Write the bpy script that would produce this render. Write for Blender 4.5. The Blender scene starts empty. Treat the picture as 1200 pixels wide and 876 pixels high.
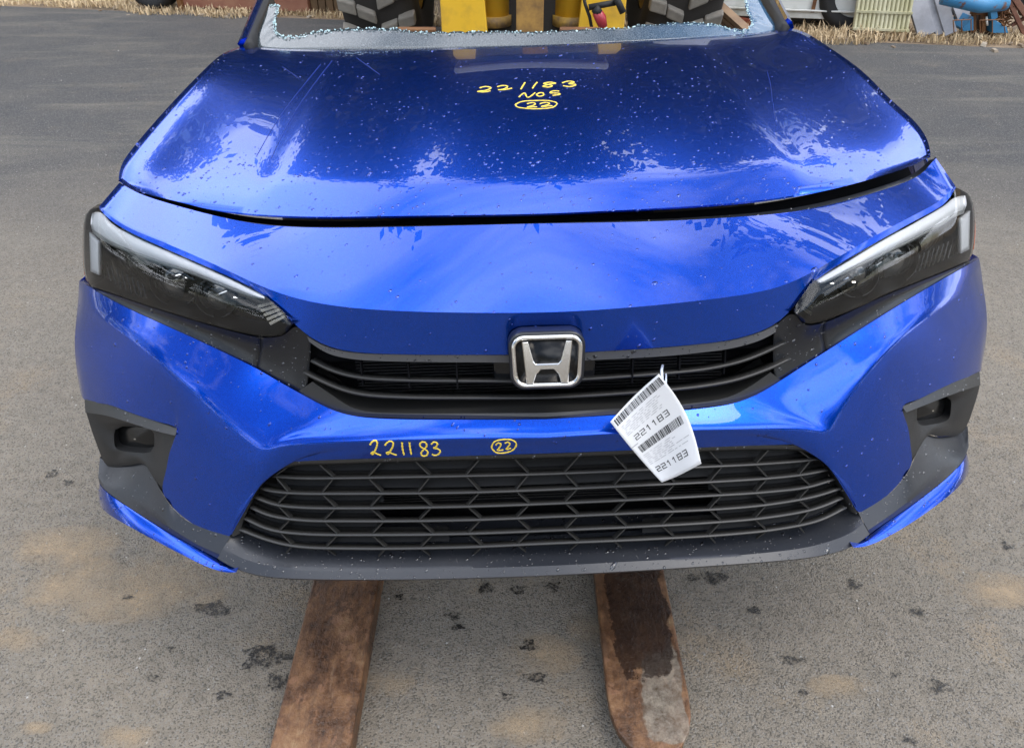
import bpy, bmesh, math, random
import numpy as np
from mathutils import Vector, Matrix, noise
from mathutils.bvhtree import BVHTree
random.seed(7); np.random.seed(7)
R_=math.radians
sc=bpy.context.scene
COL=sc.collection
# ------------------------------------------------------------ camera
F=872.0; W0,H0=1200.0,876.0
def axes(p,yw,r):
    f=np.array([math.sin(yw)*math.cos(p),math.cos(yw)*math.cos(p),-math.sin(p)])
    rt=np.array([math.cos(yw),-math.sin(yw),0.]); up=np.cross(rt,f)
    return math.cos(r)*rt+math.sin(r)*up, -math.sin(r)*rt+math.cos(r)*up, f
CAMH=1.5
WR,WU,WF=axes(R_(37),0,0); WC=np.array([0,0,CAMH])
CR,CU,CF=axes(R_(27.0),R_(1.199),R_(-1.302)); CC=np.array([-.0773,-1.0443,1.0904])
def mat(r,u,f,c): return Matrix(((r[0],u[0],-f[0],c[0]),(r[1],u[1],-f[1],c[1]),(r[2],u[2],-f[2],c[2]),(0,0,0,1)))
MW=mat(WR,WU,WF,WC); MC=mat(CR,CU,CF,CC)
CAR_M=MW@MC.inverted()                      # the clip sits nose-up on the forks
cam=bpy.data.cameras.new('camera'); camo=bpy.data.objects.new('camera',cam); COL.objects.link(camo)
camo.matrix_world=MW; cam.sensor_width=36; cam.lens=F/W0*36; cam.clip_start=.05; cam.clip_end=2000
sc.camera=camo
# ------------------------------------------------------------ light
SUN_EL,SUN_AZ=R_(64),R_(108)      # azimuth from +Y, clockwise
sc.view_settings.view_transform='Standard'; sc.view_settings.look='None'
sc.view_settings.exposure=0.82; sc.view_settings.gamma=1
w=bpy.data.worlds.new('World'); sc.world=w; w.use_nodes=True
nt=w.node_tree; nt.nodes.clear()
def N(nt,t,**k):
    n=nt.nodes.new(t)
    for a,b in k.items():
        if a=='i':
            for kk,vv in b.items(): n.inputs[kk].default_value=vv
        else: setattr(n,a,b)
    return n
def L(nt,a,b): nt.links.new(a,b)
out=N(nt,'ShaderNodeOutputWorld'); bg=N(nt,'ShaderNodeBackground'); L(nt,bg.outputs[0],out.inputs[0])
sky=N(nt,'ShaderNodeTexSky',sky_type='NISHITA',sun_disc=False,sun_elevation=SUN_EL,sun_rotation=SUN_AZ,air_density=1.2,dust_density=.8,ozone_density=2.0)
tc=N(nt,'ShaderNodeTexCoord')
sep=N(nt,'ShaderNodeSeparateXYZ'); L(nt,tc.outputs['Generated'],sep.inputs[0])
zz=N(nt,'ShaderNodeMath',operation='MAXIMUM'); L(nt,sep.outputs[2],zz.inputs[0]); zz.inputs[1].default_value=.03
zd=N(nt,'ShaderNodeMath',operation='ADD'); L(nt,zz.outputs[0],zd.inputs[0]); zd.inputs[1].default_value=.25
dv=N(nt,'ShaderNodeVectorMath',operation='DIVIDE'); L(nt,tc.outputs['Generated'],dv.inputs[0])
cb=N(nt,'ShaderNodeCombineXYZ'); 
for k in range(3): L(nt,zd.outputs[0],cb.inputs[k])
L(nt,cb.outputs[0],dv.inputs[1])
mp=N(nt,'ShaderNodeMapping'); L(nt,dv.outputs[0],mp.inputs[0]); mp.inputs['Scale'].default_value=(1.0,1.5,1.0); mp.inputs['Location'].default_value=(3.1,1.7,0.4)
nz=N(nt,'ShaderNodeTexNoise',i={'Scale':1.25,'Detail':9,'Roughness':.58,'Distortion':.35}); L(nt,mp.outputs[0],nz.inputs[0])
cr=N(nt,'ShaderNodeValToRGB'); cr.color_ramp.elements[0].position=.46; cr.color_ramp.elements[1].position=.58
L(nt,nz.outputs[0],cr.inputs[0])
nz2=N(nt,'ShaderNodeTexNoise',i={'Scale':2.6,'Detail':5,'Roughness':.5}); L(nt,mp.outputs[0],nz2.inputs[0])
cc=N(nt,'ShaderNodeMix',data_type='RGBA'); cc.inputs['A'].default_value=(7.5,8.2,10,1); cc.inputs['B'].default_value=(24,24.6,26,1); L(nt,nz2.outputs[0],cc.inputs['Factor'])
mx=N(nt,'ShaderNodeMix',data_type='RGBA'); L(nt,cr.outputs[0],mx.inputs['Factor']); L(nt,sky.outputs[0],mx.inputs['A']); L(nt,cc.outputs['Result'],mx.inputs['B'])
L(nt,mx.outputs['Result'],bg.inputs[0]); bg.inputs[1].default_value=.12
sl=bpy.data.lights.new('sun','SUN'); sl.energy=1.0; sl.angle=R_(30); sl.color=(1,.95,.88)
so=bpy.data.objects.new('sun',sl); COL.objects.link(so)
sd=Vector((math.sin(SUN_AZ)*math.cos(SUN_EL),math.cos(SUN_AZ)*math.cos(SUN_EL),math.sin(SUN_EL)))
so.rotation_euler=sd.to_track_quat('Z','Y').to_euler()
# ------------------------------------------------------------ helpers
def tag(o,label=None,cat=None,group=None,kind=None):
    if label:o['label']=label
    if cat:o['category']=cat
    if group:o['group']=group
    if kind:o['kind']=kind
    return o
def empty(name,loc=(0,0,0),rz=0,label=None,cat=None,group=None):
    o=bpy.data.objects.new(name,None); COL.objects.link(o); o.location=loc; o.rotation_euler=(0,0,rz); o.empty_display_size=.1
    return tag(o,label,cat,group)
def mesh_obj(name,V,Fc,m,parent=None,smooth=True,mats=None,mi=None):
    me=bpy.data.meshes.new(name); me.from_pydata([tuple(map(float,v)) for v in V],[],[tuple(map(int,f)) for f in Fc]); 
    me.validate(); me.update()
    if smooth: me.polygons.foreach_set('use_smooth',[True]*len(me.polygons))
    me.materials.append(m)
    if mats:
        for q in mats: me.materials.append(q)
        if mi: me.polygons.foreach_set('material_index',mi)
    o=bpy.data.objects.new(name,me); COL.objects.link(o)
    if parent: o.parent=parent
    return o
class MB:
    def __init__(s): s.v=[];s.f=[]
    def add(s,V,Fc):
        b=len(s.v); s.v+= [tuple(v) for v in V]; s.f+=[tuple(b+i for i in f) for f in Fc]; return s
    def box(s,c,d,rot=None,taper=0):
        V=[]
        for z in (-1,1):
            k=1-(taper if z>0 else 0)
            for x,y in ((-1,-1),(1,-1),(1,1),(-1,1)):
                p=Vector((x*d[0]/2*k,y*d[1]/2*k,z*d[2]/2))
                if rot is not None: p=rot@p
                V.append(Vector(c)+p)
        return s.add(V,[(3,2,1,0),(4,5,6,7),(0,1,5,4),(1,2,6,5),(2,3,7,6),(3,0,4,7)])
    def bar(s,a,b,w,h,up=(0,0,1)):
        a=Vector(a);b=Vector(b);d=(b-a);l=d.length;d.normalize();u=Vector(up)
        sd=d.cross(u); 
        if sd.length<1e-4: sd=d.cross(Vector((1,0,0)))
        sd.normalize();u=sd.cross(d)
        rot=Matrix((sd,d,u)).transposed()
        return s.box((a+b)/2,(w,l,h),rot)
    def tube(s,pts,r,n=8,cap=True):
        pts=[Vector(p) for p in pts]; m=len(pts); rr=r if hasattr(r,'__len__') else [r]*m
        V=[];u0=None
        for i,p in enumerate(pts):
            t=(pts[min(i+1,m-1)]-pts[max(i-1,0)]).normalized()
            if u0 is None:
                u0=t.orthogonal().normalized()
            u0=(u0-t*u0.dot(t)).normalized(); v0=t.cross(u0)
            for k in range(n):
                a=2*math.pi*k/n; V.append(p+(u0*math.cos(a)+v0*math.sin(a))*rr[i])
        Fc=[(i*n+k,i*n+(k+1)%n,(i+1)*n+(k+1)%n,(i+1)*n+k) for i in range(m-1) for k in range(n)]
        if cap: Fc+= [tuple(range(n-1,-1,-1)),tuple((m-1)*n+k for k in range(n))]
        return s.add(V,Fc)
    def prism(s,poly,axis,a,b):
        n=len(poly);V=[]
        for t in (a,b):
            for p in poly:
                q=list(p); q.insert(axis,t); V.append(q)
        return s.add(V,[tuple(range(n-1,-1,-1)),tuple(range(n,2*n))]+[(i,(i+1)%n,n+(i+1)%n,n+i) for i in range(n)])
    def lathe(s,prof,c,axis='x',n=24):
        V=[];m=len(prof)
        for k in range(n):
            a=2*math.pi*k/n
            for (t,r) in prof:
                q={'x':(t,r*math.cos(a),r*math.sin(a)),'y':(r*math.cos(a),t,r*math.sin(a)),'z':(r*math.cos(a),r*math.sin(a),t)}[axis]
                V.append((c[0]+q[0],c[1]+q[1],c[2]+q[2]))
        return s.add(V,[(k*m+i,k*m+i+1,((k+1)%n)*m+i+1,((k+1)%n)*m+i) for k in range(n) for i in range(m-1)])
    def build(s,name,m,parent=None,smooth=False,bevel=0,label=None):
        o=mesh_obj(name,s.v,s.f,m,parent,smooth)
        bm=bmesh.new(); bm.from_mesh(o.data); bmesh.ops.recalc_face_normals(bm,faces=bm.faces); bm.to_mesh(o.data); bm.free()
        if bevel:
            b=o.modifiers.new('b','BEVEL'); b.width=bevel; b.segments=2; b.limit_method='ANGLE'
        if label: o['label']=label
        return o
# pixel rays -> points on real planes / surfaces
def cray(px,py): return CR*(px-600)/F+CU*(438-py)/F+CF
def wray(px,py): return WR*(px-600)/F+WU*(438-py)/F+WF
def wz(px,py,z=0.): d=wray(px,py); return Vector(WC+d*((z-CAMH)/d[2]))
def wy(px,py,y): d=wray(px,py); return Vector(WC+d*(y/d[1]))
def Yb(x,z):
    x=abs(x)
    zs=(.18,.40,.62); pr=((-.04,.384,3.2),(0.,.359,2.6),(.0,.476,2.2))
    v=[c+k*x**e for c,k,e in pr]
    if z<=.18: return v[0]
    if z<.40: t=(z-.18)/.22; return v[0]*(1-t)+v[1]*t
    if z<.62: t=(z-.40)/.22; return v[1]*(1-t)+v[2]*t
    return v[2]+(z-.62)*.3*min(1,x/.6)
def cp(px,py,Y):
    """point of the car on pixel ray; Y number or (x,z)->y"""
    d=cray(px,py)
    if not callable(Y): return CC+d*((Y-CC[1])/d[1])
    y=.1
    for _ in range(12):
        p=CC+d*((y-CC[1])/d[1]); y=.5*y+.5*Y(p[0],p[2])
    return CC+d*((y-CC[1])/d[1])
def cx0(py,y):
    """centre-plane point at image height py"""
    px=628.
    for _ in range(6):
        p=cp(px,py,y); px-= p[0]*F/ np.dot(p-CC,CF)
    return cp(px,py,y)
def spline(P,n):
    """centripetal-ish Catmull-Rom by chord length -> n samples uniform in arc length"""
    P=np.array(P,float)
    if len(P)==2: return P[0]+(P[1]-P[0])*np.linspace(0,1,n)[:,None]
    d=np.maximum(np.linalg.norm(np.diff(P,axis=0),axis=1),1e-6)**.5; t=np.r_[0,np.cumsum(d)]
    T=np.zeros_like(P); T[1:-1]=((P[1:-1]-P[:-2])/d[:-1,None]*d[1:,None]+(P[2:]-P[1:-1])/d[1:,None]*d[:-1,None])/(d[:-1]+d[1:])[:,None]
    T[0]=(P[1]-P[0])/d[0]*1.5-T[1]*.5; T[-1]=(P[-1]-P[-2])/d[-1]*1.5-T[-2]*.5
    tt=np.linspace(0,t[-1],400); i=np.clip(np.searchsorted(t,tt,side='right')-1,0,len(P)-2)
    h=d[i][:,None]; s=((tt-t[i])[:,None])/h
    Q=(2*s**3-3*s**2+1)*P[i]+(s**3-2*s**2+s)*h*T[i]+(-2*s**3+3*s**2)*P[i+1]+(s**3-s**2)*h*T[i+1]
    a=np.r_[0,np.cumsum(np.linalg.norm(np.diff(Q,axis=0),axis=1))]
    return np.stack([np.interp(np.linspace(0,a[-1],n),a,Q[:,k]) for k in range(3)],1)
def smooth(P,it=4):
    P=P.copy()
    for _ in range(it): P[1:-1]=P[1:-1]*.5+(P[:-2]+P[2:])*.25
    return P
def spl_idx(P,m):
    """spline with m samples per control segment (index param)"""
    P=np.array(P,float); n=len(P); T=np.zeros_like(P); T[1:-1]=(P[2:]-P[:-2])/2; T[0]=P[1]-P[0]; T[-1]=P[-1]-P[-2]
    out=[]
    for i in range(n-1):
        for k in range(m):
            s=k/m; out.append((2*s**3-3*s**2+1)*P[i]+(s**3-2*s**2+s)*T[i]+(-2*s**3+3*s**2)*P[i+1]+(s**3-s**2)*T[i+1])
    out.append(P[-1]); return np.array(out)
def half(px,Y): return [cp(a,b,Y if not isinstance(Y,(list,tuple)) else Y[i]) for i,(a,b) in enumerate(px)]
def row(Lp,Rp,Y,c=None,n=48,sm=6):
    """full-width row: Lp outer->centre pixels, Rp outer->centre pixels, c centre 3D point"""
    Lh=half(Lp,Y); Rh=half(Rp,Y); cen=[np.array(c)] if c is not None else []
    A=Lh+cen; B=(Rh+cen)[::-1]
    full=spline(A+B[1:] if c is not None else A+B,4*n)
    full=smooth(full,sm*4)
    # resample each half so that the centre column is shared
    k=int(np.argmin(np.abs(full[:,0])))
    def rs(Q,m):
        a=np.r_[0,np.cumsum(np.linalg.norm(np.diff(Q,axis=0),axis=1))]
        return np.stack([np.interp(np.linspace(0,a[-1],m),a,Q[:,j]) for j in range(3)],1)
    return np.r_[rs(full[:k+1],n+1),rs(full[k:],n+1)[1:]]
def loft(rows,segs,crease=()):
    """rows: list of (n,3); cubic across rows unless a row index is in crease"""
    Rw=[np.array(r) for r in rows]; n=len(Rw); out=[Rw[0]]
    for i in range(n-1):
        a,b=Rw[i],Rw[i+1]; d=np.linalg.norm(b-a,axis=1)[:,None]+1e-9
        def tan(j,first):
            if j==0: return None
            if j==n-1: return None
            if j in crease: return None
            d0=np.linalg.norm(Rw[j]-Rw[j-1],axis=1)[:,None]+1e-9; d1=np.linalg.norm(Rw[j+1]-Rw[j],axis=1)[:,None]+1e-9
            return ((Rw[j]-Rw[j-1])/d0*d1+(Rw[j+1]-Rw[j])/d1*d0)/(d0+d1)*d
        ta=tan(i,0); tb=tan(i+1,1)
        if ta is None and tb is None: ta=tb=b-a
        elif ta is None: ta=1.5*(b-a)-.5*tb
        elif tb is None: tb=1.5*(b-a)-.5*ta
        m=segs[i] if hasattr(segs,'__len__') else segs
        for k in range(1,m+1):
            s=k/m; out.append((2*s**3-3*s**2+1)*a+(s**3-2*s**2+s)*ta+(-2*s**3+3*s**2)*b+(s**3-s**2)*tb)
    return out
def grid(rows,closed=False):
    m=len(rows[0]); V=np.concatenate(rows); Fc=[]
    for i in range(len(rows)-1):
        for k in range(m-1): Fc.append((i*m+k,(i+1)*m+k,(i+1)*m+k+1,i*m+k+1))
    return V,Fc
def panel(name,rows,m,parent,thick=.0025,angle=40,label=None,extra=None):
    V,Fc=grid(rows)
    mb=MB(); mb.add(V,Fc)
    if extra:
        for r in extra: mb.add(*grid(r))
    o=mesh_obj(name,mb.v,mb.f,m,parent)
    bm=bmesh.new(); bm.from_mesh(o.data); bmesh.ops.remove_doubles(bm,verts=bm.verts,dist=.0004)
    bm.normal_update(); tot=0
    for f in bm.faces:
        c=f.calc_center_median(); tot+=f.calc_area()*f.normal.dot((Vector(CC)-c).normalized())
    if tot<0: bmesh.ops.reverse_faces(bm,faces=bm.faces)
    for e in bm.edges:
        if len(e.link_faces)==2 and e.calc_face_angle(0)>R_(angle): e.smooth=False
    bm.to_mesh(o.data); bm.free()
    if thick:
        s=o.modifiers.new('t','SOLIDIFY'); s.thickness=thick; s.offset=-1
    if label:o['label']=label
    return o
def strip(name,P,prof,m,parent,closed=False,smooth_=True,up=None,label=None):
    """sweep profile [(n,b)] along 3D points: n along given normal dir, b along binormal"""
    P=np.array(P);n=len(P);V=[];k=len(prof)
    for i in range(n):
        t=P[min(i+1,n-1)]-P[max(i-1,0)] if not closed else P[(i+1)%n]-P[i-1]
        t=t/np.linalg.norm(t); u=np.array(up if up is not None else (0,-1,0),float)
        u=u-t*np.dot(u,t); u/=np.linalg.norm(u); b=np.cross(t,u)
        for (a,c) in prof: V.append(P[i]+u*a+b*c)
    Fc=[]
    for i in range(n if closed else n-1):
        for j in range(k): Fc.append((i*k+j,((i+1)%n)*k+j,((i+1)%n)*k+(j+1)%k,i*k+(j+1)%k))
    if not closed: Fc+=[tuple(range(k-1,-1,-1)),tuple((n-1)*k+j for j in range(k))]
    mb=MB().add(V,Fc)
    return mb if name is None else mb.build(name,m,parent,smooth_,label=label)
# ------------------------------------------------------------ materials
def mtl(name,col,rough=.5,metal=0,coat=0,coatr=.03,bump=None,var=None,**kw):
    m=bpy.data.materials.new(name); m.use_nodes=True; t=m.node_tree; b=t.nodes['Principled BSDF']
    b.inputs['Base Color'].default_value=(*col,1); b.inputs['Roughness'].default_value=rough; b.inputs['Metallic'].default_value=metal
    b.inputs['Coat Weight'].default_value=coat; b.inputs['Coat Roughness'].default_value=coatr
    for k,v in kw.items(): b.inputs[k.replace('_',' ')].default_value=v
    tc=N(t,'ShaderNodeTexCoord')
    if var:   # (scale, colour2, lo, hi)
        nz=N(t,'ShaderNodeTexNoise',i={'Scale':var[0],'Detail':6,'Roughness':.6}); L(t,tc.outputs['Object'],nz.inputs[0])
        cr=N(t,'ShaderNodeValToRGB'); cr.color_ramp.elements[0].position=var[2]; cr.color_ramp.elements[1].position=var[3]
        cr.color_ramp.elements[0].color=(*col,1); cr.color_ramp.elements[1].color=(*var[1],1)
        L(t,nz.outputs[0],cr.inputs[0]); L(t,cr.outputs[0],b.inputs['Base Color'])
    if bump:  # (scale,strength,dist)
        nz=N(t,'ShaderNodeTexNoise',i={'Scale':bump[0],'Detail':4,'Roughness':.6}); L(t,tc.outputs['Object'],nz.inputs[0])
        bp=N(t,'ShaderNodeBump',i={'Strength':bump[1],'Distance':bump[2]}); L(t,nz.outputs[0],bp.inputs['Height']); L(t,bp.outputs[0],b.inputs['Normal'])
    return m
M={}
def paint():
    m=mtl('blue_metallic_paint',(.004,.035,.50),.24,.97,.80,.006); t=m.node_tree; b=t.nodes['Principled BSDF']; b.inputs['Coat IOR'].default_value=1.5
    tc=[n for n in t.nodes if n.type=='TEX_COORD'][0]
    v=N(t,'ShaderNodeTexVoronoi',i={'Scale':900}); L(t,tc.outputs['Object'],v.inputs[0])
    mx=N(t,'ShaderNodeMix',data_type='RGBA'); mx.inputs['A'].default_value=(.0002,.050,.42,1); mx.inputs['B'].default_value=(.0003,.076,.60,1)
    s=N(t,'ShaderNodeSeparateColor'); L(t,v.outputs['Color'],s.inputs[0]); L(t,s.outputs[0],mx.inputs['Factor']); L(t,mx.outputs['Result'],b.inputs['Base Color'])
    nz=N(t,'ShaderNodeTexNoise',i={'Scale':5,'Detail':2}); L(t,tc.outputs['Object'],nz.inputs[0])
    bp=N(t,'ShaderNodeBump',i={'Strength':.12,'Distance':.0015}); L(t,nz.outputs[0],bp.inputs['Height']); L(t,bp.outputs[0],b.inputs['Coat Normal'])
    return m
M['paint']=paint()
M['blank']=mtl('dark_blank_plate',(.006,.006,.006),.5,Specular_IOR_Level=.15)
M['garnish']=mtl('satin_black_trim',(.012,.013,.015),.28,bump=(900,.15,.0004))
M['trim']=mtl('textured_black_plastic',(.012,.012,.012),.5,bump=(700,.35,.0006),var=(9,(.022,.021,.020),.4,.8))
M['lip']=mtl('grained_black_lip',(.020,.022,.027),.34,bump=(900,.3,.0005),var=(6,(.028,.029,.032),.45,.8))
M['frame']=mtl('grey_black_frame',(.021,.0205,.019),.40,bump=(700,.3,.0005))
M['void']=mtl('dark_cavity',(.004,.004,.005),.8,Specular_IOR_Level=.1)
M['silver']=mtl('grey_trim_strip',(.10,.10,.10),.4)
M['chrome']=mtl('chrome',(.75,.75,.74),.08,1.0)
M['chrome_satin']=mtl('satin_chrome',(.68,.66,.63),.13,1.0,bump=(500,.1,.0003))
M['smoked']=mtl('smoked_lens',(.006,.006,.006),.22,Specular_IOR_Level=.3)
M['badge_black']=mtl('gloss_black',(.004,.004,.005),.08)
M['drl']=mtl('white_light_guide',(.92,.93,.95),.18,coat=.6,bump=(60,.3,.003))
M['drl2']=mtl('grey_light_guide',(.42,.43,.42),.3,.5)
M['lampbowl']=mtl('smoked_bezel',(.03,.028,.024),.25,.3,coat=.4)
M['ringm']=mtl('grey_ring',(.10,.10,.10),.3,.5)
M['reflector']=mtl('ribbed_reflector',(.35,.34,.32),.25,.9)
M['projector']=mtl('projector_glass',(.05,.05,.05),.05,coat=1)
M['amber']=mtl('amber_reflector',(.45,.10,.03),.25,coat=.5)
def glass(name,col,rough=0.,ior=1.45,alpha=None):
    m=mtl(name,col,rough); b=m.node_tree.nodes['Principled BSDF']; b.inputs['Transmission Weight'].default_value=1; b.inputs['IOR'].default_value=ior; return m
def thin_glass(name,tint,refl_rough=.02):
    m=bpy.data.materials.new(name); m.use_nodes=True; t=m.node_tree; t.nodes.clear()
    o=N(t,'ShaderNodeOutputMaterial'); mx=N(t,'ShaderNodeMixShader'); tr=N(t,'ShaderNodeBsdfTransparent'); gl=N(t,'ShaderNodeBsdfGlossy'); fr=N(t,'ShaderNodeFresnel')
    tr.inputs[0].default_value=(*tint,1); gl.inputs['Roughness'].default_value=refl_rough; fr.inputs['IOR'].default_value=1.5
    L(t,fr.outputs[0],mx.inputs[0]); L(t,tr.outputs[0],mx.inputs[1]); L(t,gl.outputs[0],mx.inputs[2]); L(t,mx.outputs[0],o.inputs[0]); return m
M['lens']=thin_glass('clear_lamp_lens',(.97,.97,.95))
M['water']=glass('water_drop',(1,1,1),0,1.33)
M['marker']=mtl('yellow_paint_marker',(.80,.58,.06),.55,bump=(400,.3,.0005))
M['metal_dark']=mtl('dark_metal',(.03,.03,.03),.45,.6,var=(20,(.09,.05,.03),.5,.8))
M['rad']=mtl('radiator_fins',(.05,.05,.05),.5,.7)
M['rubber']=mtl('black_rubber',(.012,.012,.012),.7)
# ------------------------------------------------------------ CAR
car=empty('car',label='bright blue cut-off car front end with broken windshield, wet, resting on loader forks',cat='car'); car.matrix_world=CAR_M
P_=M['paint']
dY=lambda d: (lambda x,z: Yb(x,z)+d)
# --- nose panel -------------------------------------------------
gapL=[(140,214),(150,221),(162,227),(200,239),(240,250),(280,259),(317,264.5),(380,267),(460,266)]
gapR=[(1096,184),(1092,195),(1072,209),(1035,222.5),(985,237),(935,247.5),(897,252),(860,254.5),(780,259)]
def Yg(x,z): return .236+.222*min(1.15,abs(x)/.83)**3.2
g_c=cx0(262,.236)
gap_low=row(gapL,gapR,Yg,g_c)
crL=[(117,241),(130,254.5),(155,268.5),(192,284),(230,300),(267,317),(305,335),(330,345),(362,353.5),(400,359.5),(450,363.5),(525,366)]
crR=[(1119,217),(1107,232),(1075,250),(1035,271),(1000,291),(960,314),(942,325),(910,338),(875,345),(825,351.5),(775,357),(700,363)]
n_c=cx0(366,.032)
def Yc(x,z):
    b=Yb(x,z); return b+.032*max(0,1-abs(x)/.45)+.014*min(1,max(0,abs(x)-.3)/.3)
crease=row(crL,crR,Yc,n_c)
gap_in=gap_low+np.array([0,.012,-.014]); 
mid=.55*crease+.45*gap_low; mid[:,2]+=.0015; mid[:,1]-=.002
lamL=[(116.5,245),(130,259),(155,273.5),(192,290.5),(230,307),(267,323.5),(305,342),(313,348),(330,363),(343,378),(360,394),(382,406),(412,412.5),(450,414.5),(500,415.5),(560,415.5)]
lamR=[(1120,220.5),(1110,237),(1075,257),(1035,279),(1000,300),(960,324),(952,330),(942,343),(930,361),(911,380),(895,387.5),(862,397.5),(825,402.5),(775,407),(740,409.5),(700,411.5)]
def Yl(x,z): return Yb(x,z)+.008+.030*max(0,1-abs(x)/.45)
l_c=cx0(415,.040)
lamp_edge=row(lamL,lamR,Yl,l_c,sm=3)
lam_in=lamp_edge+np.array([0,.02,.004])
rows=loft([gap_in,gap_low,crease],[2,16],crease=(1,))
rows2=loft([crease,lamp_edge,lam_in],[5,1],crease=(1,))
nose=panel('nose_panel',rows+rows2[1:],P_,car,.0025,28)
# --- hood -------------------------------------------------------
hfL=[(139,209),(147.5,218.5),(180,227.5),(215,236),(255,246),(295,251),(330,253),(380,254.2),(460,253)]
hfR=[(1090.5,181),(1077,189),(1035,204),(985,217.5),(935,228.5),(897,234),(860,238),(780,243.5),(700,247.5)]
h_c=cx0(250.5,.254)
hood_f=row(hfL,hfR,lambda x,z:Yg(x,z)+.016,h_c)
hrL=[(280,55.5),(300,55.5),(329,57.5),(399,58.5),(500,57)]
hrR=[(921,33),(905,36.5),(870,40),(800,45),(700,50)]
def Yr(x,z): return .97+(1.165-.97)*(min(1.05,abs(x)/.72))**2
hood_r=row(hrL,hrR,Yr,cx0(54,.97))
def side(pxs,ys): return [cp(a,b,y) for (a,b),y in zip(pxs,ys)]
sL=spline(side([(139,209),(137,201),(145,187),(184,140),(232,89),(264,61),(280,55.5)],[.474,.487,.53,.69,.90,1.10,1.165]),41)
sR=spline(side([(1090.5,181),(1092,173),(1077,147),(1045,118),(1010,83),(966,52),(937,34.5),(921,33)],[.474,.49,.56,.67,.83,1.02,1.12,1.165]),41)
sL=smooth(sL,6); sR=smooth(sR,6)
def prof(s,a0,a1): # normalised height for slope a0->a1 over s
    k=a0*s+(a1-a0)*s*s/2; return k/(a0+(a1-a0)/2)
nH=97; hrows=[]
a0,a1=math.tan(R_(21)),math.tan(R_(13))
for j in range(41):
    s=j/40
    base=hood_f*(1-s)+hood_r*s
    # height bulge of the centreline relative to the straight chord
    c0,c1=hood_f[48],hood_r[48]
    zc=(prof(s,a0,a1)-s)*(c1[2]-c0[2])
    q=base.copy()
    for k in range(nH):
        u=abs(k-48)/48
        q[k,2]+=zc*(1-u**3)
    # side edge correction
    eL,eR=sL[j]-q[0],sR[j]-q[-1]
    for k in range(nH):
        u=(k-48)/48
        if u<0: q[k]+=eL*(abs(u)**5)
        else: q[k]+=eR*(u**5)
    hrows.append(q)
# raised centre field with a shoulder line on each side
for j,q in enumerate(hrows):
    s=j/40; xc=.515-.06*s
    for k in range(1,nH-1):
        ax=abs(q[k,0]); edge=max(abs(q[0,0]),abs(q[-1,0]))
        d=(ax-xc); 
        lift=.0045/(1+math.exp(d/.010))+.004*math.exp(-(d/.16)**2)
        q[k,2]+=lift*min(1,s/.12)*min(1,(1-s)/.12)
hrows=[hood_f+np.array([0,.012,-.005]),hood_f+np.array([0,.001,-.0035])]+hrows
hood=panel('hood',hrows,P_,car,.003,50)
# --- gap (seal strip between hood and nose) ----------------------
g2=gap_low+np.array([0,.03,-.004]); g3=hood_f+np.array([0,.03,-.03])
g1=gap_low*.55+hood_f*.45+np.array([0,.010,-.010])
panel('hood_seal',loft([gap_low+np.array([0,.003,-.004]),g1],[3]),M['garnish'],car,0)
panel('slam_gap',loft([g1,g2*.5+g3*.5+np.array([0,.02,-.035]),g3+np.array([0,.05,0])],[3,3]),M['void'],car,0)
# --- fenders ----------------------------------------------------
for sgn,sid,gl in ((-1,sL,gap_low[0]),(1,sR,gap_low[-1])):
    top=np.array(sid[2:])+np.array([-sgn*.004,0,-.022]); 
    hips=top+np.array([sgn*.05,0,-.10]); 
    for q in hips: q[0]=sgn*max(abs(q[0]),.80+.09*min(1,(q[1]-.4)/.3))
    low=hips.copy(); 
    for q in low:
        a=max(0,1-((q[1]-.87)/.36)**2)**.5; q[2]=.34+.33*a if abs(q[1]-.87)<.36 else .34; q[0]=sgn*.885
    mid_=hips*.5+low*.5; mid_[:,0]+=sgn*.02
    panel('fender',loft([top,hips,mid_,low],[5,5,5])[::1 if sgn<0 else 1],P_,car,.002,40)
# --- main bumper cover -------------------------------------------
T_L=[(93,329),(104,335),(130,352),(180,375),(230,397.5),(272,417.5),(300,431),(325,446),(355,462.5),(382.5,477.5),(405,485.5),(430,489.5),(475,491.5),(540,491.5),(590,491.5),(640,491)]
T_R=[(1147,302),(1137,309),(1110,324),(1072,346),(1035,369),(990,397.5),(969,411),(937.5,431),(912.5,447.5),(890,461),(870,469.5),(850,475),(805,480.5),(740,485),(700,487.5),(640,491)]
S_L=[(92,345),(97,352),(112,366),(137,385),(165,404),(195,429),(232,461),(262,489),(287,509),(307,524.5),(322,521),(350,519),(415,517.5),(490,515.5),(560,514),(640,513)]
S_R=[(1150,318),(1144,328),(1126,344),(1100,362),(1068,384),(1040,409),(1012,440),(994,466),(981,486),(972,506),(955,503),(925,502),(860,503),(795,504.5),(715,508.5),(640,513)]
B_L=[(94,459),(100,469),(128,474),(155,484),(182,493),(209,502.5),(200,525),(195,550),(191.5,580),(225,613),(269,629),(282,592),(318,547.5),(365,539.5),(520,534.5),(640,531)]
B_R=[(1150.5,430),(1147,436.5),(1122,446),(1098,457),(1078,467),(1057.5,476),(1064,500),(1067,522),(1067,547.5),(1040,580),(1006,601),(993,566),(958,524.5),(910,521),(760,526.5),(640,531)]
def halfidx(px,Y,m=6): 
    return spl_idx([cp(a,b,Y[i] if isinstance(Y,list) else Y) for i,(a,b) in enumerate(px)],m)
dT=[.03,.012,.012,.014,.02,.028,.034,.038,.036,.030,.024,.018,.012,.010,.010,.010]
dS=[.03,.012,.004,-.002,-.004,-.006,-.006,-.006,-.008,-.010,-.011,-.010,-.010,-.010,-.010,-.010]
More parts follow.
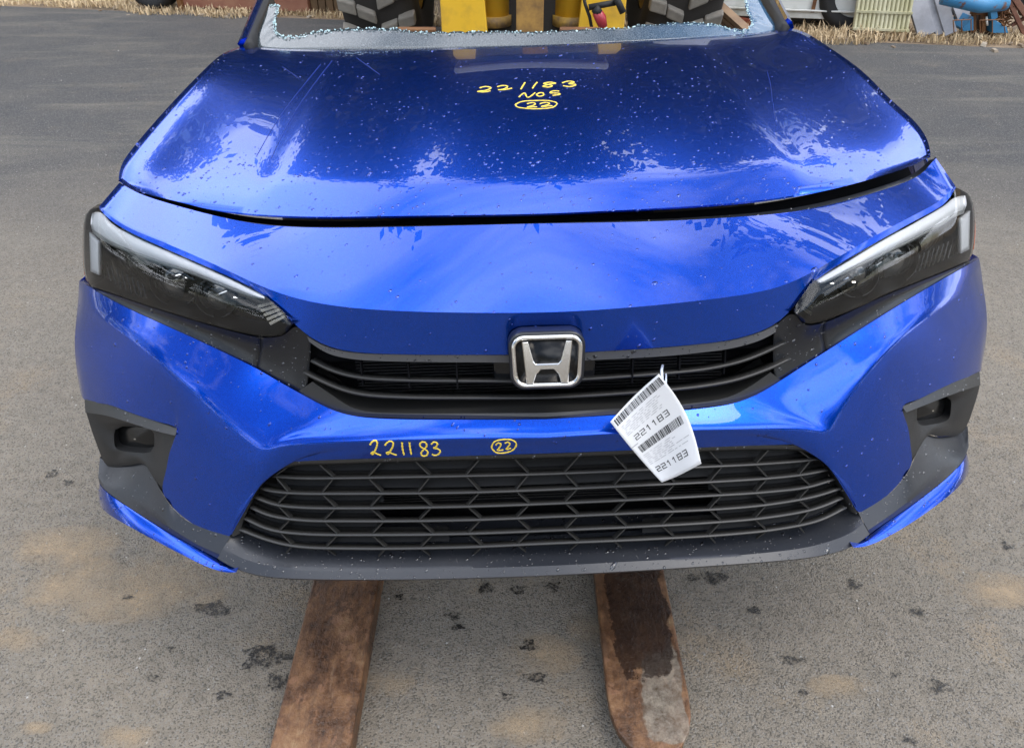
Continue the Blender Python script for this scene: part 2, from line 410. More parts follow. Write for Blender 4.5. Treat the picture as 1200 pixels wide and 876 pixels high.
dB=[.02,.006,.0,.0,.0,.0,.0,.0,.0,.0,.0,.0,.0,.0,.0,.0]
for Tp,Sp,Bp,sgn in ((T_L,S_L,B_L,-1),(T_R,S_R,B_R,1)):
    T=halfidx(Tp,[dY(d) for d in dT]); S=halfidx(Sp,[dY(d) for d in dS]); B=halfidx(Bp,[dY(d) for d in dB])
    T=smooth(T,14); S=smooth(S,14); B=smooth(B,2)
    for q in (T,S,B): q[-1,0]=0
    Mid=.5*T+.5*S; Mid[:,1]-=.003*np.clip(np.linalg.norm(T-S,axis=1)/.12,0,1)
    Mid2=.5*S+.5*B
    for q in Mid2: q[1]=.35*q[1]+.65*(Yb(q[0],q[2])-.004)
    Tin=T+np.array([0,.02,-.002]); Bin=B+np.array([0,.03,0])
    # side return running back towards the wheel arch
    Su=S*.90+Mid*.10; Sd=S*.88+Mid2*.12; Sm=S*.5+.25*Su+.25*Sd
    rr=loft([Tin,T,Mid,Su,Sm,Sd,Mid2,B,Bin],[1,5,6,2,2,6,7,1],crease=(1,7))
    if sgn<0: BL=rr
    else: BR=rr
def side_return(rr,sgn):
    E=np.array([q[0] for q in rr]); a=[E]
    for k,(dx,dy) in enumerate(((.004,.06),(.002,.14),(-.01,.24))):
        Q=E.copy(); Q[:,0]+=sgn*dx; Q[:,1]+=dy; a.append(Q)
    return [np.array(x) for x in zip(*[list(y) for y in a])]
sr=[side_return(BL,-1),side_return(BR,1)]
full=[np.r_[np.array(a),np.array(b)[::-1][1:]] for a,b in zip(BL,BR)]
V,Fc=grid(full)
bumper=panel('bumper_cover',full,P_,car,.0025,30,extra=[[np.array(q) for q in s] for s in sr])
# --- headlamps ----------------------------------------------------
lampTopL=[(105,246),(116,245),(130,259),(155,273.5),(192,290.5),(230,307),(267,323.5),(305,342),(315,350),(330,363),(342,376)]
lampBotL=[(105,335),(112,337),(135,345),(167.5,356),(205,367.5),(242.5,379),(275,387.5),(305,393.5),(325,393.5),(336,388),(343,380)]
lampTopR=[(1133,226),(1120,221),(1110,237),(1075,257),(1035,279),(1000,300),(960,324),(952,330),(942,343),(934,355),(930,363)]
lampBotR=[(1136,305),(1126,309),(1110,316),(1072,331),(1035,346),(1010,358.5),(985,368.5),(966,375.5),(947,379),(937,374),(931,367)]
outL=[(105,246),(99,255),(97,275),(97,300),(99,322),(105,335)]
outR=[(1133,226),(1140,237),(1142.5,255),(1142,280),(1140,295),(1136,305)]
botL_half=None
for sgn,tp,bt,ot in ((-1,lampTopL,lampBotL,outL),(1,lampTopR,lampBotR,outR)):
    lens_d=lambda x,z:Yb(x,z)+.006
    T=spl_idx([cp(a,b,lens_d) for a,b in tp],5); B=spl_idx([cp(a,b,lens_d) for a,b in bt],5)
    # outer wrap: columns curve backwards at the side
    O=spline([cp(a,b,lambda x,z:Yb(x,z)+.02) for a,b in ot],9)
    cols=[]
    hl=empty('headlight'); hl.parent=car
    rws=[]
    for k in range(9):
        t=k/8; q=T*(1-t)+B*t; 
        for i in range(len(q)):
            q[i,1]-=.010*math.sin(math.pi*t)*min(1,i/6+.2)
            wgt=max(0,1-i/6.)**1.5
            q[i]+= (O[k]-q[0]*1.0)*wgt if i>0 else 0
        q[0]=O[k]
        rws.append(q)
    back=[]
    for q in rws:
        b0=q[0]+np.array([-sgn*.01,.09,0.0]); b1=q[0]+np.array([sgn*.004,.04,0]); back.append(np.r_[[b0,b1],q])
    o=panel('lens',back,M['lens'],hl,0,80)
    # dark bowl behind
    cen=np.mean(rws[4],axis=0)
    deep=[ (q*1.0+np.array([0,.05,0])) for q in rws]
    shrink=[cen*.03+q*.97+np.array([0,.055,0]) for q in rws]
    panel('bezel',shrink,M['lampbowl'],hl,0,60)
    # side walls of the bowl
    loopf=np.r_[rws[0],[r[-1] for r in rws[1:-1]],rws[-1][::-1],[r[0] for r in rws[::-1][1:-1]]]
    loopb=np.r_[shrink[0],[r[-1] for r in shrink[1:-1]],shrink[-1][::-1],[r[0] for r in shrink[::-1][1:-1]]]
    loopf=np.r_[loopf,[loopf[0]]]+np.array([0,.004,0]); loopb=np.r_[loopb,[loopb[0]]]
    panel('housing',[loopf,loopb],M['garnish'],hl,0,60)
    # white light-guide: upper blade
    if sgn<0:
        up=[(108,250),(118,249),(131,262),(156,276.5),(193,293),(231,309.5),(268,326),(300,341.5),(311,346.5)]
        lo=[(108,274),(118,283),(142,294),(180,307.5),(207,316),(234,325.5),(268,338.5),(298,348.5),(308,349.5)]
        vs=[(104.5,272),(115,283),(115.5,322),(106,318)]; pj=(206,331); pj2=(255,347); tip=[(301,357),(322,352),(335,373),(318,382)]
        ribs=(116,350,190,300)
    else:
        up=[(1131,229),(1118,232),(1108,240),(1074,260),(1034,282),(1000,302.5),(968,321.5),(957,328)]
        lo=[(1130,251),(1118,256),(1105,265),(1067,285),(1035,300),(1000,315.5),(970,329.5),(962,331.5)]
        vs=[(1137,247),(1126,256),(1126.5,297),(1136,292)]; pj=(1046,307); pj2=(1003,324); tip=[(958,334),(945,344),(935,360),(950,372)]
    ln=lambda x,z: Yb(x,z)+.013
    U=spline([cp(a,b,ln) for a,b in up],40); Lo=spline([cp(a,b,lambda x,z:Yb(x,z)+.013) for a,b in lo],40)
    Lo=Lo*.80+U*.20; mdl=U*.45+Lo*.55+np.array([0,-.006,.0]); md2=U*.12+Lo*.88+np.array([0,.002,0])
    lw=panel('light_guide',loft([U,mdl,Lo],[4,4]),M['drl'],hl,.004,50)
    lw2=panel('light_guide_edge',[Lo+np.array([0,-.001,-.0006]),Lo*.88+U*.12+np.array([0,.001,-.004])+(Lo-U)*.22],M['drl2'],hl,.003,50)
    q=[cp(a,b,ln) for a,b in vs]
    panel('light_guide',loft([spline([q[0],q[1]],7),spline([q[3],q[2]],7)],8),M['drl'],hl,.006,50)
    # projectors
    for (pp,rad) in ((pj,.040),(pj2,.034)):
        c=cp(pp[0],pp[1],lambda x,z:Yb(x,z)+.045)
        mb=MB(); mb.lathe([(-.012,rad*.985),(-.014,rad),(-.012,rad*1.015),(.004,rad*1.015)],c,'y',36)
        o=mb.build('projector_ring',M['ringm'],hl,True)
        mb=MB(); mb.lathe([(-.004,.0005),(-.003,rad*.4),(.003,rad*.8),(.012,rad*.97)],c,'y',36)
        mb.build('projector_lens',M['projector'],hl,True)
    gl_=[(212,322,9,-12),(222,326,7,8),(246,338,9,-30),(262,343,8,-20),(281,349,10,5),(270,347,4,60)] if sgn<0 else [(1026,312,4,20),(1030,309,5,-40),(996,324,5,40),(990,327,6,-20),(972,332,7,10),(1000,331,3,0)]
    for (gx,gy,gs,ga) in gl_:  # small chrome bars added inside the lamp to stand in for white glints
        c=cp(gx,gy,lambda x,z:Yb(x,z)+.030); s_=gs*.0010; ca,sa=math.cos(R_(ga)),math.sin(R_(ga))
        MB().bar(c-np.array([ca,0,-sa])*s_,c+np.array([ca,0,-sa])*s_,.0025,.004,(0,-.7,.7)).build('glint_bar',M['chrome'],hl)
    # ribbed reflector outboard
    mb=MB()
    for k in range(9):
        x0=(118+k*6.2) if sgn<0 else (1122-k*5.6)
        y0=(298+k*3.6) if sgn<0 else (272+k*2.6)
        a=cp(x0,y0+6,lambda x,z:Yb(x,z)+.034); b=cp(x0+(6 if sgn<0 else -6),y0+28,lambda x,z:Yb(x,z)+.030)
        mb.bar(a,b,.0012,.003,(0,-1,0))
    mb.build('reflector_rib',M['lampbowl'],hl)
    # inner tip steps
    tq=[cp(a,b,lambda x,z:Yb(x,z)+.022) for a,b in tip]
    for k in range(4):
        a=k/4+.03; b=(k+1)/4-.07
        A0=tq[0]*(1-a)+tq[3]*a if False else None
    for k in range(5):
        s0=k/5+.02; s1=(k+1)/5-.05
        e0=tq[1]*(1-s0)+tq[2]*s0; e1=tq[1]*(1-s1)+tq[2]*s1
        f0=tq[0]*(1-s0)+tq[3]*s0; f1=tq[0]*(1-s1)+tq[3]*s1
        mb=MB(); mb.add([e0,e1,f1,f0,e0+np.array([0,.012,-.003]),e1+np.array([0,.012,-.003]),f1+np.array([0,.012,-.003]),f0+np.array([0,.012,-.003])],[(0,1,2,3),(7,6,5,4),(0,4,5,1),(1,5,6,2),(2,6,7,3),(3,7,4,0)])
        mb.build('reflector_step',M['reflector'] if sgn<0 else M['lampbowl'],hl)
    am=spline([cp(a,b,lambda x,z:Yb(x,z)+.035) for a,b in ([(101,262),(100,300),(102,322)] if sgn<0 else [(1138,243),(1140,270),(1138,292)])],12)
    strip('side_marker',am,[(-.004,-.003),(-.004,.003),(.004,.003),(.004,-.003)],M['amber'],hl)
# --- dark trim under the lamps and round the upper grille --------------
def two(a,b,m): return spl_idx(a,m),spl_idx(b,m)
gUL=[(106,336),(135,346),(180,361),(230,376.5),(275,389),(305,395.5),(330,393.5),(347,383),(364,396.5)]
gDL=[(104,335),(130,352),(180,375),(230,397.5),(272,417.5),(300,431),(325,446),(342,455),(358,464)]
gUR=[(1136,306),(1110,317.5),(1072,332.5),(1030,349.5),(995,366),(966,378),(944,380.5),(928,368),(908,382)]
gDR=[(1137,309),(1110,324),(1072,346),(1035,369),(990,397.5),(969,411),(937.5,431),(925,440),(909,450)]
dU=[.016,.016,.016,.016,.017,.018,.02,.022,.03]; dD=[.016,.014,.016,.022,.030,.036,.040,.040,.040]; 
for sgn,gu,gd in ((-1,gUL,gDL),(1,gUR,gDR)):
    U=spl_idx([cp(a,b,dY(dU[i])) for i,(a,b) in enumerate(gu)],5); D=spl_idx([cp(a,b,dY(dD[i])) for i,(a,b) in enumerate(gd)],5)
    D=D+np.array([0,.001,-.0015])
    Mi=.5*U+.5*D; 
    for i in range(len(Mi)): Mi[i,1]+=.010*min(1,i/20)
    # split at the seam: outer piece and inner piece
    k=25
    rws=loft([U+np.array([0,.03,0]),U,Mi,D],[1,6,6],crease=(1,))
    panel('lamp_trim',[r[:k+1] for r in rws],M['garnish'],car,.002,40)
    inner=[r[k:] for r in rws]; inner=[np.r_[[r[0]+(r[1]-r[0])*.10],r[1:]] for r in inner]
    panel('grille_corner',inner,M['garnish'],car,.002,40)
# upper grille: top strip, bottom strip, bars
stL=[(360,394),(382,406.3),(412,413),(450,415),(500,415.8),(560,415.8)]; stR=[(911,380),(895,387.8),(862,397.8),(825,402.8),(775,407.5),(700,412)]
s2L=[(362,400),(384,414),(412,420.5),(450,423),(500,424),(560,424.5)]; s2R=[(909,389),(890,399),(855,408.5),(825,412.5),(775,417.5),(700,421.5)]
a=row(stL,stR,lambda x,z:Yl(x,z)+.006,cx0(416,.045),sm=2); b=row(s2L,s2R,lambda x,z:Yl(x,z)+.010,cx0(424.5,.048),sm=2)
panel('grille_top_strip',[a+np.array([0,.02,0]),a,b,b+np.array([0,.05,0])],M['silver'],car,0,40)
bmL=[(350,458),(376,473),(400,483),(430,488.5),(475,490.5),(540,490.7),(590,490.5)]; bmR=[(916,446),(893,459),(870,468.5),(850,474),(805,479.5),(740,484),(700,486.5)]
bnL=[(366,447),(388,462),(410,476.5),(430,482),(475,484),(540,484.2),(590,484)]; bnR=[(903,436),(880,452),(862,462),(845,467.5),(805,473),(740,477.5),(700,480)]
b2=row(bmL,bmR,lambda x,z:Yb(x,z)+.018+.022*min(1,abs(x)/.42),cx0(490,.018),sm=2); a2=row(bnL,bnR,lambda x,z:Yb(x,z)+.024+.018*min(1,abs(x)/.42),cx0(483.5,.024),sm=2)
panel('grille_bottom_strip',[a2+np.array([0,.06,0]),a2,b2,b2+np.array([0,.02,0])],M['frame'],car,0,40)
# corner fill between trims and opening
for Lp,Rp,dd in (([(365,422),(380,430),(400,437.5),(425,442.5),(475,445.3),(540,446)],[(920,401),(887,416.5),(862,425),(825,432.5),(775,437.5),(700,443)],.034),
              ([(356,436),(380,447.7),(400,456),(425,462),(475,465.3),(540,466)],[(925,420),(900,432),(862,445),(825,452),(775,457.3),(700,462.7)],.034)):
    c=cx0(446 if Lp[0][1]==422 else 465.5,.052)
    r_=row(Lp,Rp,lambda x,z:Yb(x,z)+.034+.018*max(0,1-abs(x)/.4),c,sm=2)
    strip('grille_bar',r_,[(.004,-.0022),(.004,.0022),(-.024,.0035),(-.024,-.0035)],M['frame'],car,up=(0,-1,.25))
# vertical dividers
for x in (-.305,-.225,-.145,.145,.225,.305):
    p0=CC
    z1,z0=.595,.51
    y=Yb(x,.55)+.045
    MB().bar((x,y,z0),(x*1.0-math.copysign(.008,x)*0,y+.012,z1+.01),.0025,.014,(0,-1,0)).build('grille_divider',M['void'],car)
# louvre slats behind the upper slot
for sg in (-1,1):
    for zi in range(3):
        x0=sg*.15;x1=sg*.31
        mb=MB(); mb.bar((x0,.085+.003*zi,.583-.010*zi),(x1,.10+.003*zi,.586-.010*zi),.003,.012,(0,-1,0)); mb.build('louvre_slat',M['frame'],car)
# backing
panel('radiator_core',[np.array([(x,.16+.25*x*x,z) for x in np.linspace(-.62,.62,20)]) for z in (.10,.35,.50,.64)],M['void'],car,0)
panel('undertray',[np.array([(x,y,.155) for x in np.linspace(-.54,.54,20)]) for y in (.03,.12,.30,.60)],M['void'],car,0)
mb=MB()
for zi in range(60):
    mb.box((0,.150,.21+zi*.006),(.66,.004,.0015))
mb.build('radiator_fins',M['rad'],car)['kind']='stuff'
MB().box((0,.135,.555),(.9,.03,.05)).build('crash_beam',M['void'],car,bevel=.004)
MB().box((0,.075,.548),(.17,.03,.075)).build('radar_cover',M['badge_black'],car,bevel=.004)
# --- badge -----------------------------------------------------------
bc=cp(641,422.5,-.004); bn=Vector((0,-1,.12)).normalized(); bu=Vector((0,.12,1)).normalized()
BM=Matrix.Translation(Vector(bc))@Matrix((Vector((1,0,0)),bu,bn)).transposed().to_4x4()
# local: x right, y up, z towards the viewer
pxm=np.dot(bc-CC,CF)/F
def rr_loop(w,h,r,n=8,pinch=0.0):
    P=[]
    for cx_,cy_,a in ((w/2-r,h/2-r,0),(-w/2+r,h/2-r,90),(-w/2+r,-h/2+r,180),(w/2-r,-h/2+r,270)):
        for k in range(n+1):
            t=R_(a+90*k/n); x=cx_+r*math.cos(t); y=cy_+r*math.sin(t); P.append((x*(1+pinch*y/h),y))
    return P
def loopdist(P,o,z):
    n=len(P);Q=[]
    for i in range(n):
        a=Vector(P[i-1]);b=Vector(P[i]);c=Vector(P[(i+1)%n]); d=(c-a).normalized(); nn=Vector((d.y,-d.x)); Q.append((b.x+nn.x*o,b.y+nn.y*o,z))
    return Q
badge=empty('badge'); badge.parent=car; badge.matrix_local=BM
bw,bh=.1455*pxm/pxm*(91*pxm)/.1455, 65*pxm*1.12
def ring(name,w,h,r,prof,m,pinch,par,cap=None):
    P=rr_loop(w,h,r,8,pinch); rows=[loopdist(P,o,z) for o,z in prof]
    mb=MB(); n=len(P)
    for q in rows: mb.v+=q
    for i in range(len(rows)-1):
        for k in range(n): mb.f.append((i*n+k,i*n+(k+1)%n,(i+1)*n+(k+1)%n,(i+1)*n+k))
    if cap: mb.f.append(tuple((len(rows)-1)*n+k for k in range(n)))
    return mb.build(name,m,par,True)
ring('badge_base',bw-.003,bh-.003,.024,[(0,-.03),(0,0),(-.002,.003),(-.004,.003),(-.006,.000),(-.007,-.001)],M['garnish'],.06,badge,True)
ring('badge_ring',bw-.011,bh-.011,.021,[(0,-.002),(0,.004),(-.0025,.007),(-.006,.006),(-.0085,.002),(-.0085,-.003)],M['chrome_satin'],.06,badge)
ring('badge_plate',bw-.02,bh-.02,.018,[(0,-.002),(0,.0012)],M['smoked'],.06,badge,True)
# H letter
def hshape(mb,w=1,z0=-.001,z1=.006):
    s=bh/70/1.0
    Lq=[(-27,24.5),(-20,24.5),(-14.5,2),(-12,-1.5),(12,-1.5),(14.5,2),(20,24.5),(27,24.5),(22.5,-25),(15,-25),(11.5,-14),(7,-9),(-7,-9),(-11.5,-14),(-15,-25),(-22.5,-25)]
    P=[(x*s*1.05,y*s) for x,y in Lq]; n=len(P)
    V=[(x,y,z0) for x,y in P]+[(x,y,z1) for x,y in P]
    c=Vector((0,0)); ins=loopdist([(x,y) for x,y in P][::-1],-.0016,z1+.0016)[::-1]
    V+=ins
    Fs=[(i,(i+1)%n,n+(i+1)%n,n+i) for i in range(n)]+[(n+i,n+(i+1)%n,2*n+(i+1)%n,2*n+i) for i in range(n)]
    # top in three convex-ish pieces
    for q in ((0,1,2,15),(2,3,14,15),(3,12,13,14),(3,4,11,12),(4,9,10,11),(4,5,8,9),(5,6,7,8)): Fs.append(tuple(2*n+i for i in q))
    mb.add(V,Fs)
mb=MB(); hshape(mb); mb.build('badge_letter',M['chrome_satin'],badge,False,bevel=.0006)
# --- lower grille ------------------------------------------------------
fo_L=[(270,628),(275,608),(282,592),(295,572),(307,557),(320,546.5),(340,540.3),(377,539),(440,537),(540,534)]
fo_R=[(1006.5,601),(1000,585),(990,562),(980,545),(967,530.5),(952,523),(922,521.3),(860,522.3),(817,524.5),(740,527.5)]
fi_L=[(281,625),(286,607),(296,587),(307,568),(321,553.5),(345,546),(390,544.3),(440,542.5),(540,539.5)]
fi_R=[(997,600),(991,585),(982,567),(972,549),(960,536.5),(945,529.5),(915,527.3),(860,528),(740,533)]
fo=row(fo_L,fo_R,dY(.004),cx0(531.5,.004),sm=1); fi=row(fi_L,fi_R,dY(.012),cx0(537,.012),sm=1)
panel('lower_grille_frame',[fo+np.array([0,.02,0]),fo,fi*.4+fo*.6+np.array([0,-.003,0]),fi,fi+np.array([0,.05,-.004])],M['frame'],car,0,60)
bars=[([(320,557.5),(350,560),(400,560),(460,559),(540,557.5)],[(960,537),(935,540.3),(885,544),(822,547),(760,550)],555),
([(306,572),(320,575.5),(350,578),(400,578.3),(540,577)],[(969,550),(947,555),(910,559.5),(835,564.5),(760,568)],573.5),
([(299,582),(322,591),(352,594.5),(415,595.3),(540,593.5)],[(977,561),(947,570.5),(897,576.5),(835,580.5),(760,584.5)],590),
([(294,594),(315,603.5),(352,609.3),(415,610.5),(540,609.3)],[(984,572),(955,581.5),(897,591.5),(847,596),(760,600.3)],605.5),
([(287,607),(315,620),(352,625.3),(440,626.5),(540,625.3)],[(987,583),(955,596),(897,606.5),(835,612),(760,616.3)],621.5),
([(281,620),(315,633),(347,640),(415,642.5),(540,641)],[(991,594),(960,609.5),(910,620),(847,626.5),(760,631.5)],636.5)]
brow=[]
for i,(l,r,c) in enumerate(bars):
    d=.010-.002*i
    rw=row(l,r,dY(d),cx0(c,Yb(0,.39-.03*i)+d),sm=1); brow.append(rw)
    strip('grille_bar',rw,[(.003,-.0012),(.003,.0012),(-.013,.0018),(-.013,-.0018)],M['frame'],car,up=(0,-1,.18))
def atx(rw,x):
    return np.array([np.interp(x,rw[:,0],rw[:,k]) for k in range(3)])
allr=[fi]+brow
for i in range(6):
    top,bot=allr[i],allr[i+1]
    for k in range(-6,6):
        x=(k+.5)*.084
        if abs(x)>np.max(top[:,0])-.012: continue
        par=(k+i)%2
        dx=.012*(1 if par else -1)
        a=atx(top,x-dx); b=atx(bot,x+dx)
        if np.linalg.norm(a-b)<.006: continue
        mb=MB(); mb.bar(a+np.array([0,.006,0]),b+np.array([0,.006,0]),.0022,.010,(0,-1,0)); mb.build('grille_web',M['frame'],car)
# web feet under the last bar
for k in range(-6,6):
    x=(k+.5)*.084; dx=.010*(1 if (k+6)%2 else -1)
    a=atx(brow[-1],x-dx); b=a+np.array([1.3*dx,.004,-.018]); MB().bar(a,b,.0025,.005,(0,-1,0)).build('grille_foot',M['frame'],car)
# closed-off backing plates (upper two rows and both ends)
for i in range(6):
    t,b=allr[i],allr[i+1]
    m_=len(t)
    segs=[(0,m_)] if i<2 else [(0,22),(m_-22,m_)]
    if i==5: segs=[(0,34),(m_-34,m_)]
    for s0,s1 in segs:
        A=t[s0:s1]+np.array([0,.020,.002]); B=np.array([atx(b,x) for x in A[:,0]])+np.array([0,.020,-.002])
        B[:,0]=A[:,0]
        panel('grille_blank',[A,A*.3+B*.7+np.array([0,.004,0]),B],M['blank'],car,0,40)
# --- lower lip -------------------------------------------------------------
# shelf (inner) -> crease -> lower edge -> underside
inL=[(270,628),(281,638),(300,646),(330,653),(380,655.5),(460,656),(560,654)]
inR=[(1006.5,601),(997,612),(980,621),(955,629),(900,637.5),(840,642),(740,647.5)]
ckL=[(262,641),(280,652),(300,659),(330,664),(380,667),(460,667),(560,665)]
ckR=[(1012,613),(997,624),(975,633),(945,641),(900,647),(840,652),(740,657.5)]
lwL=[(255,654),(268,662),(285,669),(312,675),(360,678),(460,678.5),(560,676.5)]
lwR=[(1019,625.5),(1004,637),(985,645),(950,652.5),(900,657.5),(840,662),(740,668.5)]
i_=row(inL,inR,dY(.006),cx0(652.5,-.030),sm=1); c_=row(ckL,ckR,lambda x,z:Yb(x,z)-.012,cx0(662.5,-.050),sm=1); l_=row(lwL,lwR,lambda x,z:Yb(x,z)-.023,cx0(673.5,-.062),sm=1)
und=l_+np.array([0,.004,-.006]); und2=l_+np.array([0,.16,.01])
behind=i_+np.array([0,.045,.012])
panel('lower_lip',loft([behind,i_,c_,l_,und,und2],[2,3,4,1,2],crease=(2,3,4)),M['lip'],car,0,25)
# outer black shelf below the fog pocket + blue splitter
shL=[(270,628),(225,613),(205,598),(191.5,580),(171,545),(150,543),(127,541),(117,536)]
slL=[(255,654),(240,646),(215,633),(190,619),(155,597),(135,583),(121,573),(116.5,566)]
blL=[(277,670),(264,672.5),(240,663),(214,650),(163,623),(140,610),(120,599),(116.5,590)]
shR=[(1006.5,601),(1040,580),(1055,565),(1067,547.5),(1083,512),(1102,512),(1125,508),(1134,500)]
slR=[(1019,625.5),(1035,613),(1055,601),(1080,583),(1107,563),(1122,548),(1131,537),(1133,530)]
blR=[(1000,641),(1014,642.5),(1040,629),(1070,612),(1100,590),(1118,576),(1132,562),(1135,552)]
for sgn,sh,slp,bl in ((-1,shL,slL,blL),(1,shR,slR,blR)):
    dd=[0,0,0,.0,.035,.045,.045,.04]
    A=spl_idx([cp(a,b,dY(dd[i])) for i,(a,b) in enumerate(sh)],5); 
    Bq=smooth(spl_idx([cp(a,b,dY(-.012 if i<7 else 0.)) for i,(a,b) in enumerate(slp)],5),26)
    Cq=spl_idx([cp(a,b,dY(-.034 if i<7 else -.01)) for i,(a,b) in enumerate(bl)],5); Cq=smooth(Cq,26)
    ck=Bq*.72+A*.28+np.array([0,-.006,.0])
    back=A+np.array([0,.02,.0])
    def ret(q): # side return
        e=q[-1]; return np.r_[q,[e+np.array([sgn*.003,.03,0]),e+np.array([-sgn*.004,.12,0.01])]]
    panel('lip_corner',loft([ret(A),ret(ck),ret(Bq),ret(Bq+np.array([0,.03,-.001]))],[5,3,1],crease=(1,2)),M['lip'],car,0,25)
    B3=Bq+np.array([0,-.001,-.0015]); 
    panel('lip_splitter',loft([ret(B3+np.array([0,.03,0])),ret(B3),ret(.5*B3+.5*Cq+np.array([0,-.004,0])),ret(Cq),ret(Cq+np.array([0,.05,0]))],[1,4,4,1],crease=(1,3)),P_,car,0,30)
# --- fog pockets -------------------------------------------------------------
fgL=dict(top=[(99,468.5),(128,474),(155,484),(182,493),(209.5,502.5)],mid=[(100,483),(125,487),(152,495),(180,504),(205,510)],
 ot=[(100,483),(102,497),(115,520),(125,546)],inn=[(205,510),(200,525),(195,550),(191.5,580)],
 ho=[(128,512),(148,511),(172,517),(171,540),(150,542),(130,538)],sq=((128,512),(172,516),(170,541),(130,538)))
fgR=dict(top=[(1148,436),(1122,446),(1098,457),(1078,467),(1057,476)],mid=[(1149,451),(1124,459),(1100,468),(1080,476),(1062,483)],
 sq=((1123,476),(1086,485),(1086,506),(1120,503)))
for sgn,fg in ((-1,fgL),(1,fgR)):
    fgp=empty('fog_light_pocket'); fgp.parent=car
    T=spline([cp(a,b,dY(.003)) for a,b in fg['top']],16); Mi=spline([cp(a,b,dY(-.006)) for a,b in fg['mid']],16)
    q=[cp(a,b,dY(.0)) for a,b in fg['sq']]   # hole corners: outer top, inner top, inner bottom, outer bottom
    if sgn<0: pts=[(100,480),(152,492),(211,507),(204,535),(196,583),(172,546),(150,545),(126,546),(112,517)]
    else: pts=[(1149,448),(1100,465),(1056,480),(1061,508),(1062,550),(1085,512),(1102,511),(1128,506),(1142,474)]
    dl=[.006,.006,.006,.005,.006,.03,.035,.035,.014]
    fr=[cp(a,b,dY(d)) for (a,b),d in zip(pts,dl)]
    cen=sum(q)/4
    # frame loop -> recessed hole loop
    LO=np.array(fr+[fr[0]]); LO=spl_idx(LO,4)
    def ang(p): return math.atan2(p[2]-cen[2],(p[0]-cen[0]))
    # hole: rounded rectangle sampled by angle
    HO=[]; qa=np.array(q)
    hw=np.linalg.norm(qa[1]-qa[0])/2*1.12; hh=np.linalg.norm(qa[3]-qa[0])/2*1.15; cen=cen+np.array([0,0,.004])
    ex=(qa[1]+qa[2]-qa[0]-qa[3]); ex/=np.linalg.norm(ex); ez=(qa[0]+qa[1]-qa[2]-qa[3]); ez/=np.linalg.norm(ez)
    for p in LO:
        u=np.dot(p-cen,ex); v=np.dot(p-cen,ez); a=math.atan2(v/hh,u/hw); cc_,ss_=math.cos(a),math.sin(a)
        k=(abs(cc_)**4+abs(ss_)**4)**(-.25); HO.append(cen+ex*hw*k*cc_+ez*hh*k*ss_+np.array([0,.03,0]))
    HO=np.array(HO)
    mid_=LO*.35+HO*.65+np.array([0,-.004,0])
    panel('pocket_surround',loft([LO+np.array([0,.015,0]),LO,mid_,HO,HO+np.array([0,.03,0])],[1,3,3,1],crease=(1,3)),M['trim'],fgp,0,35)
    HI=HO+np.array([0,.02,0]); ctr=np.mean(HI,axis=0)
    panel('fog_lens',[HI,HI*.6+ctr*.4+np.array([0,-.006,0]),HI*.05+ctr*.95+np.array([0,-.010,0])],M['smoked'],fgp,0,60)
    panel('pocket_brow',loft([T+np.array([0,.01,0]),T,Mi,Mi+np.array([0,.02,-.002])],[1,4,1],crease=(1,2)),M['frame'],fgp,0,35)
# --- cowl, windshield remnant, pillars ----------------------------------------

fr_=dict(L=[(296,55.5),(301,44),(309,24),(316,7)],)
# lower glass edge follows the hood's rear edge
gb=[(297,57),(330,59.5),(400,60),(500,59),(612,56),(700,52),(800,47),(870,42),(912,36.5)]
Yw=lambda x,z:1.00+(1.165-.97)*(min(1.05,abs(x)/.72))**2
GB=spline([cp(a,b,lambda x,z:Yw(x,z)-.01) for a,b in gb],97)
SLW=.62 # windshield rake: rise per metre of run
def gplane(px,py):
    """intersect ray with the raked, bowed glass"""
    def f(y,p): 
        xb=np.interp(p[0],GB[:,0],GB[:,0]); yb=np.interp(p[0],GB[:,0],GB[:,1]); zb=np.interp(p[0],GB[:,0],GB[:,2]); return yb+(p[2]-zb)/SLW
    d=cray(px,py); lo,hi=.8,2.6
    for _ in range(50):
        y=(lo+hi)/2; p=CC+d*((y-CC[1])/d[1])
        if f(y,p)>y: lo=y
        else: hi=y
    return p
top=[(315,7),(318,5.5),(326,5),(325,14),(323,24),(322,34),(326,40),(334,42.5),(345,43),(358,40),(372,36.5),(390,34.5),(410,33),(435,32.6),(458,33.5),(480,36),(500,37.6),(525,38),(560,36.5),(590,36),(620,37.5),(660,36),(700,34),(740,31),(780,27.5),(812,26.2),(838,28.5),(858,34),(870,36.5),(877,34),(881,27),(878,16),(874,7),(873,-2),(874,-8)]
TP=np.array([gplane(a,b) for a,b in top]); TPs=[]
rg=random.Random(3)
for i in range(len(TP)-1):
    for k in range(7):
        t=k/7; p=TP[i]*(1-t)+TP[i+1]*t
        if 0<i<len(TP)-2: p=p+np.array([rg.uniform(-.002,.002),0,rg.uniform(-.0025,.0025)])
        TPs.append(p)
TPs.append(TP[-1]); TPs=np.array(TPs)
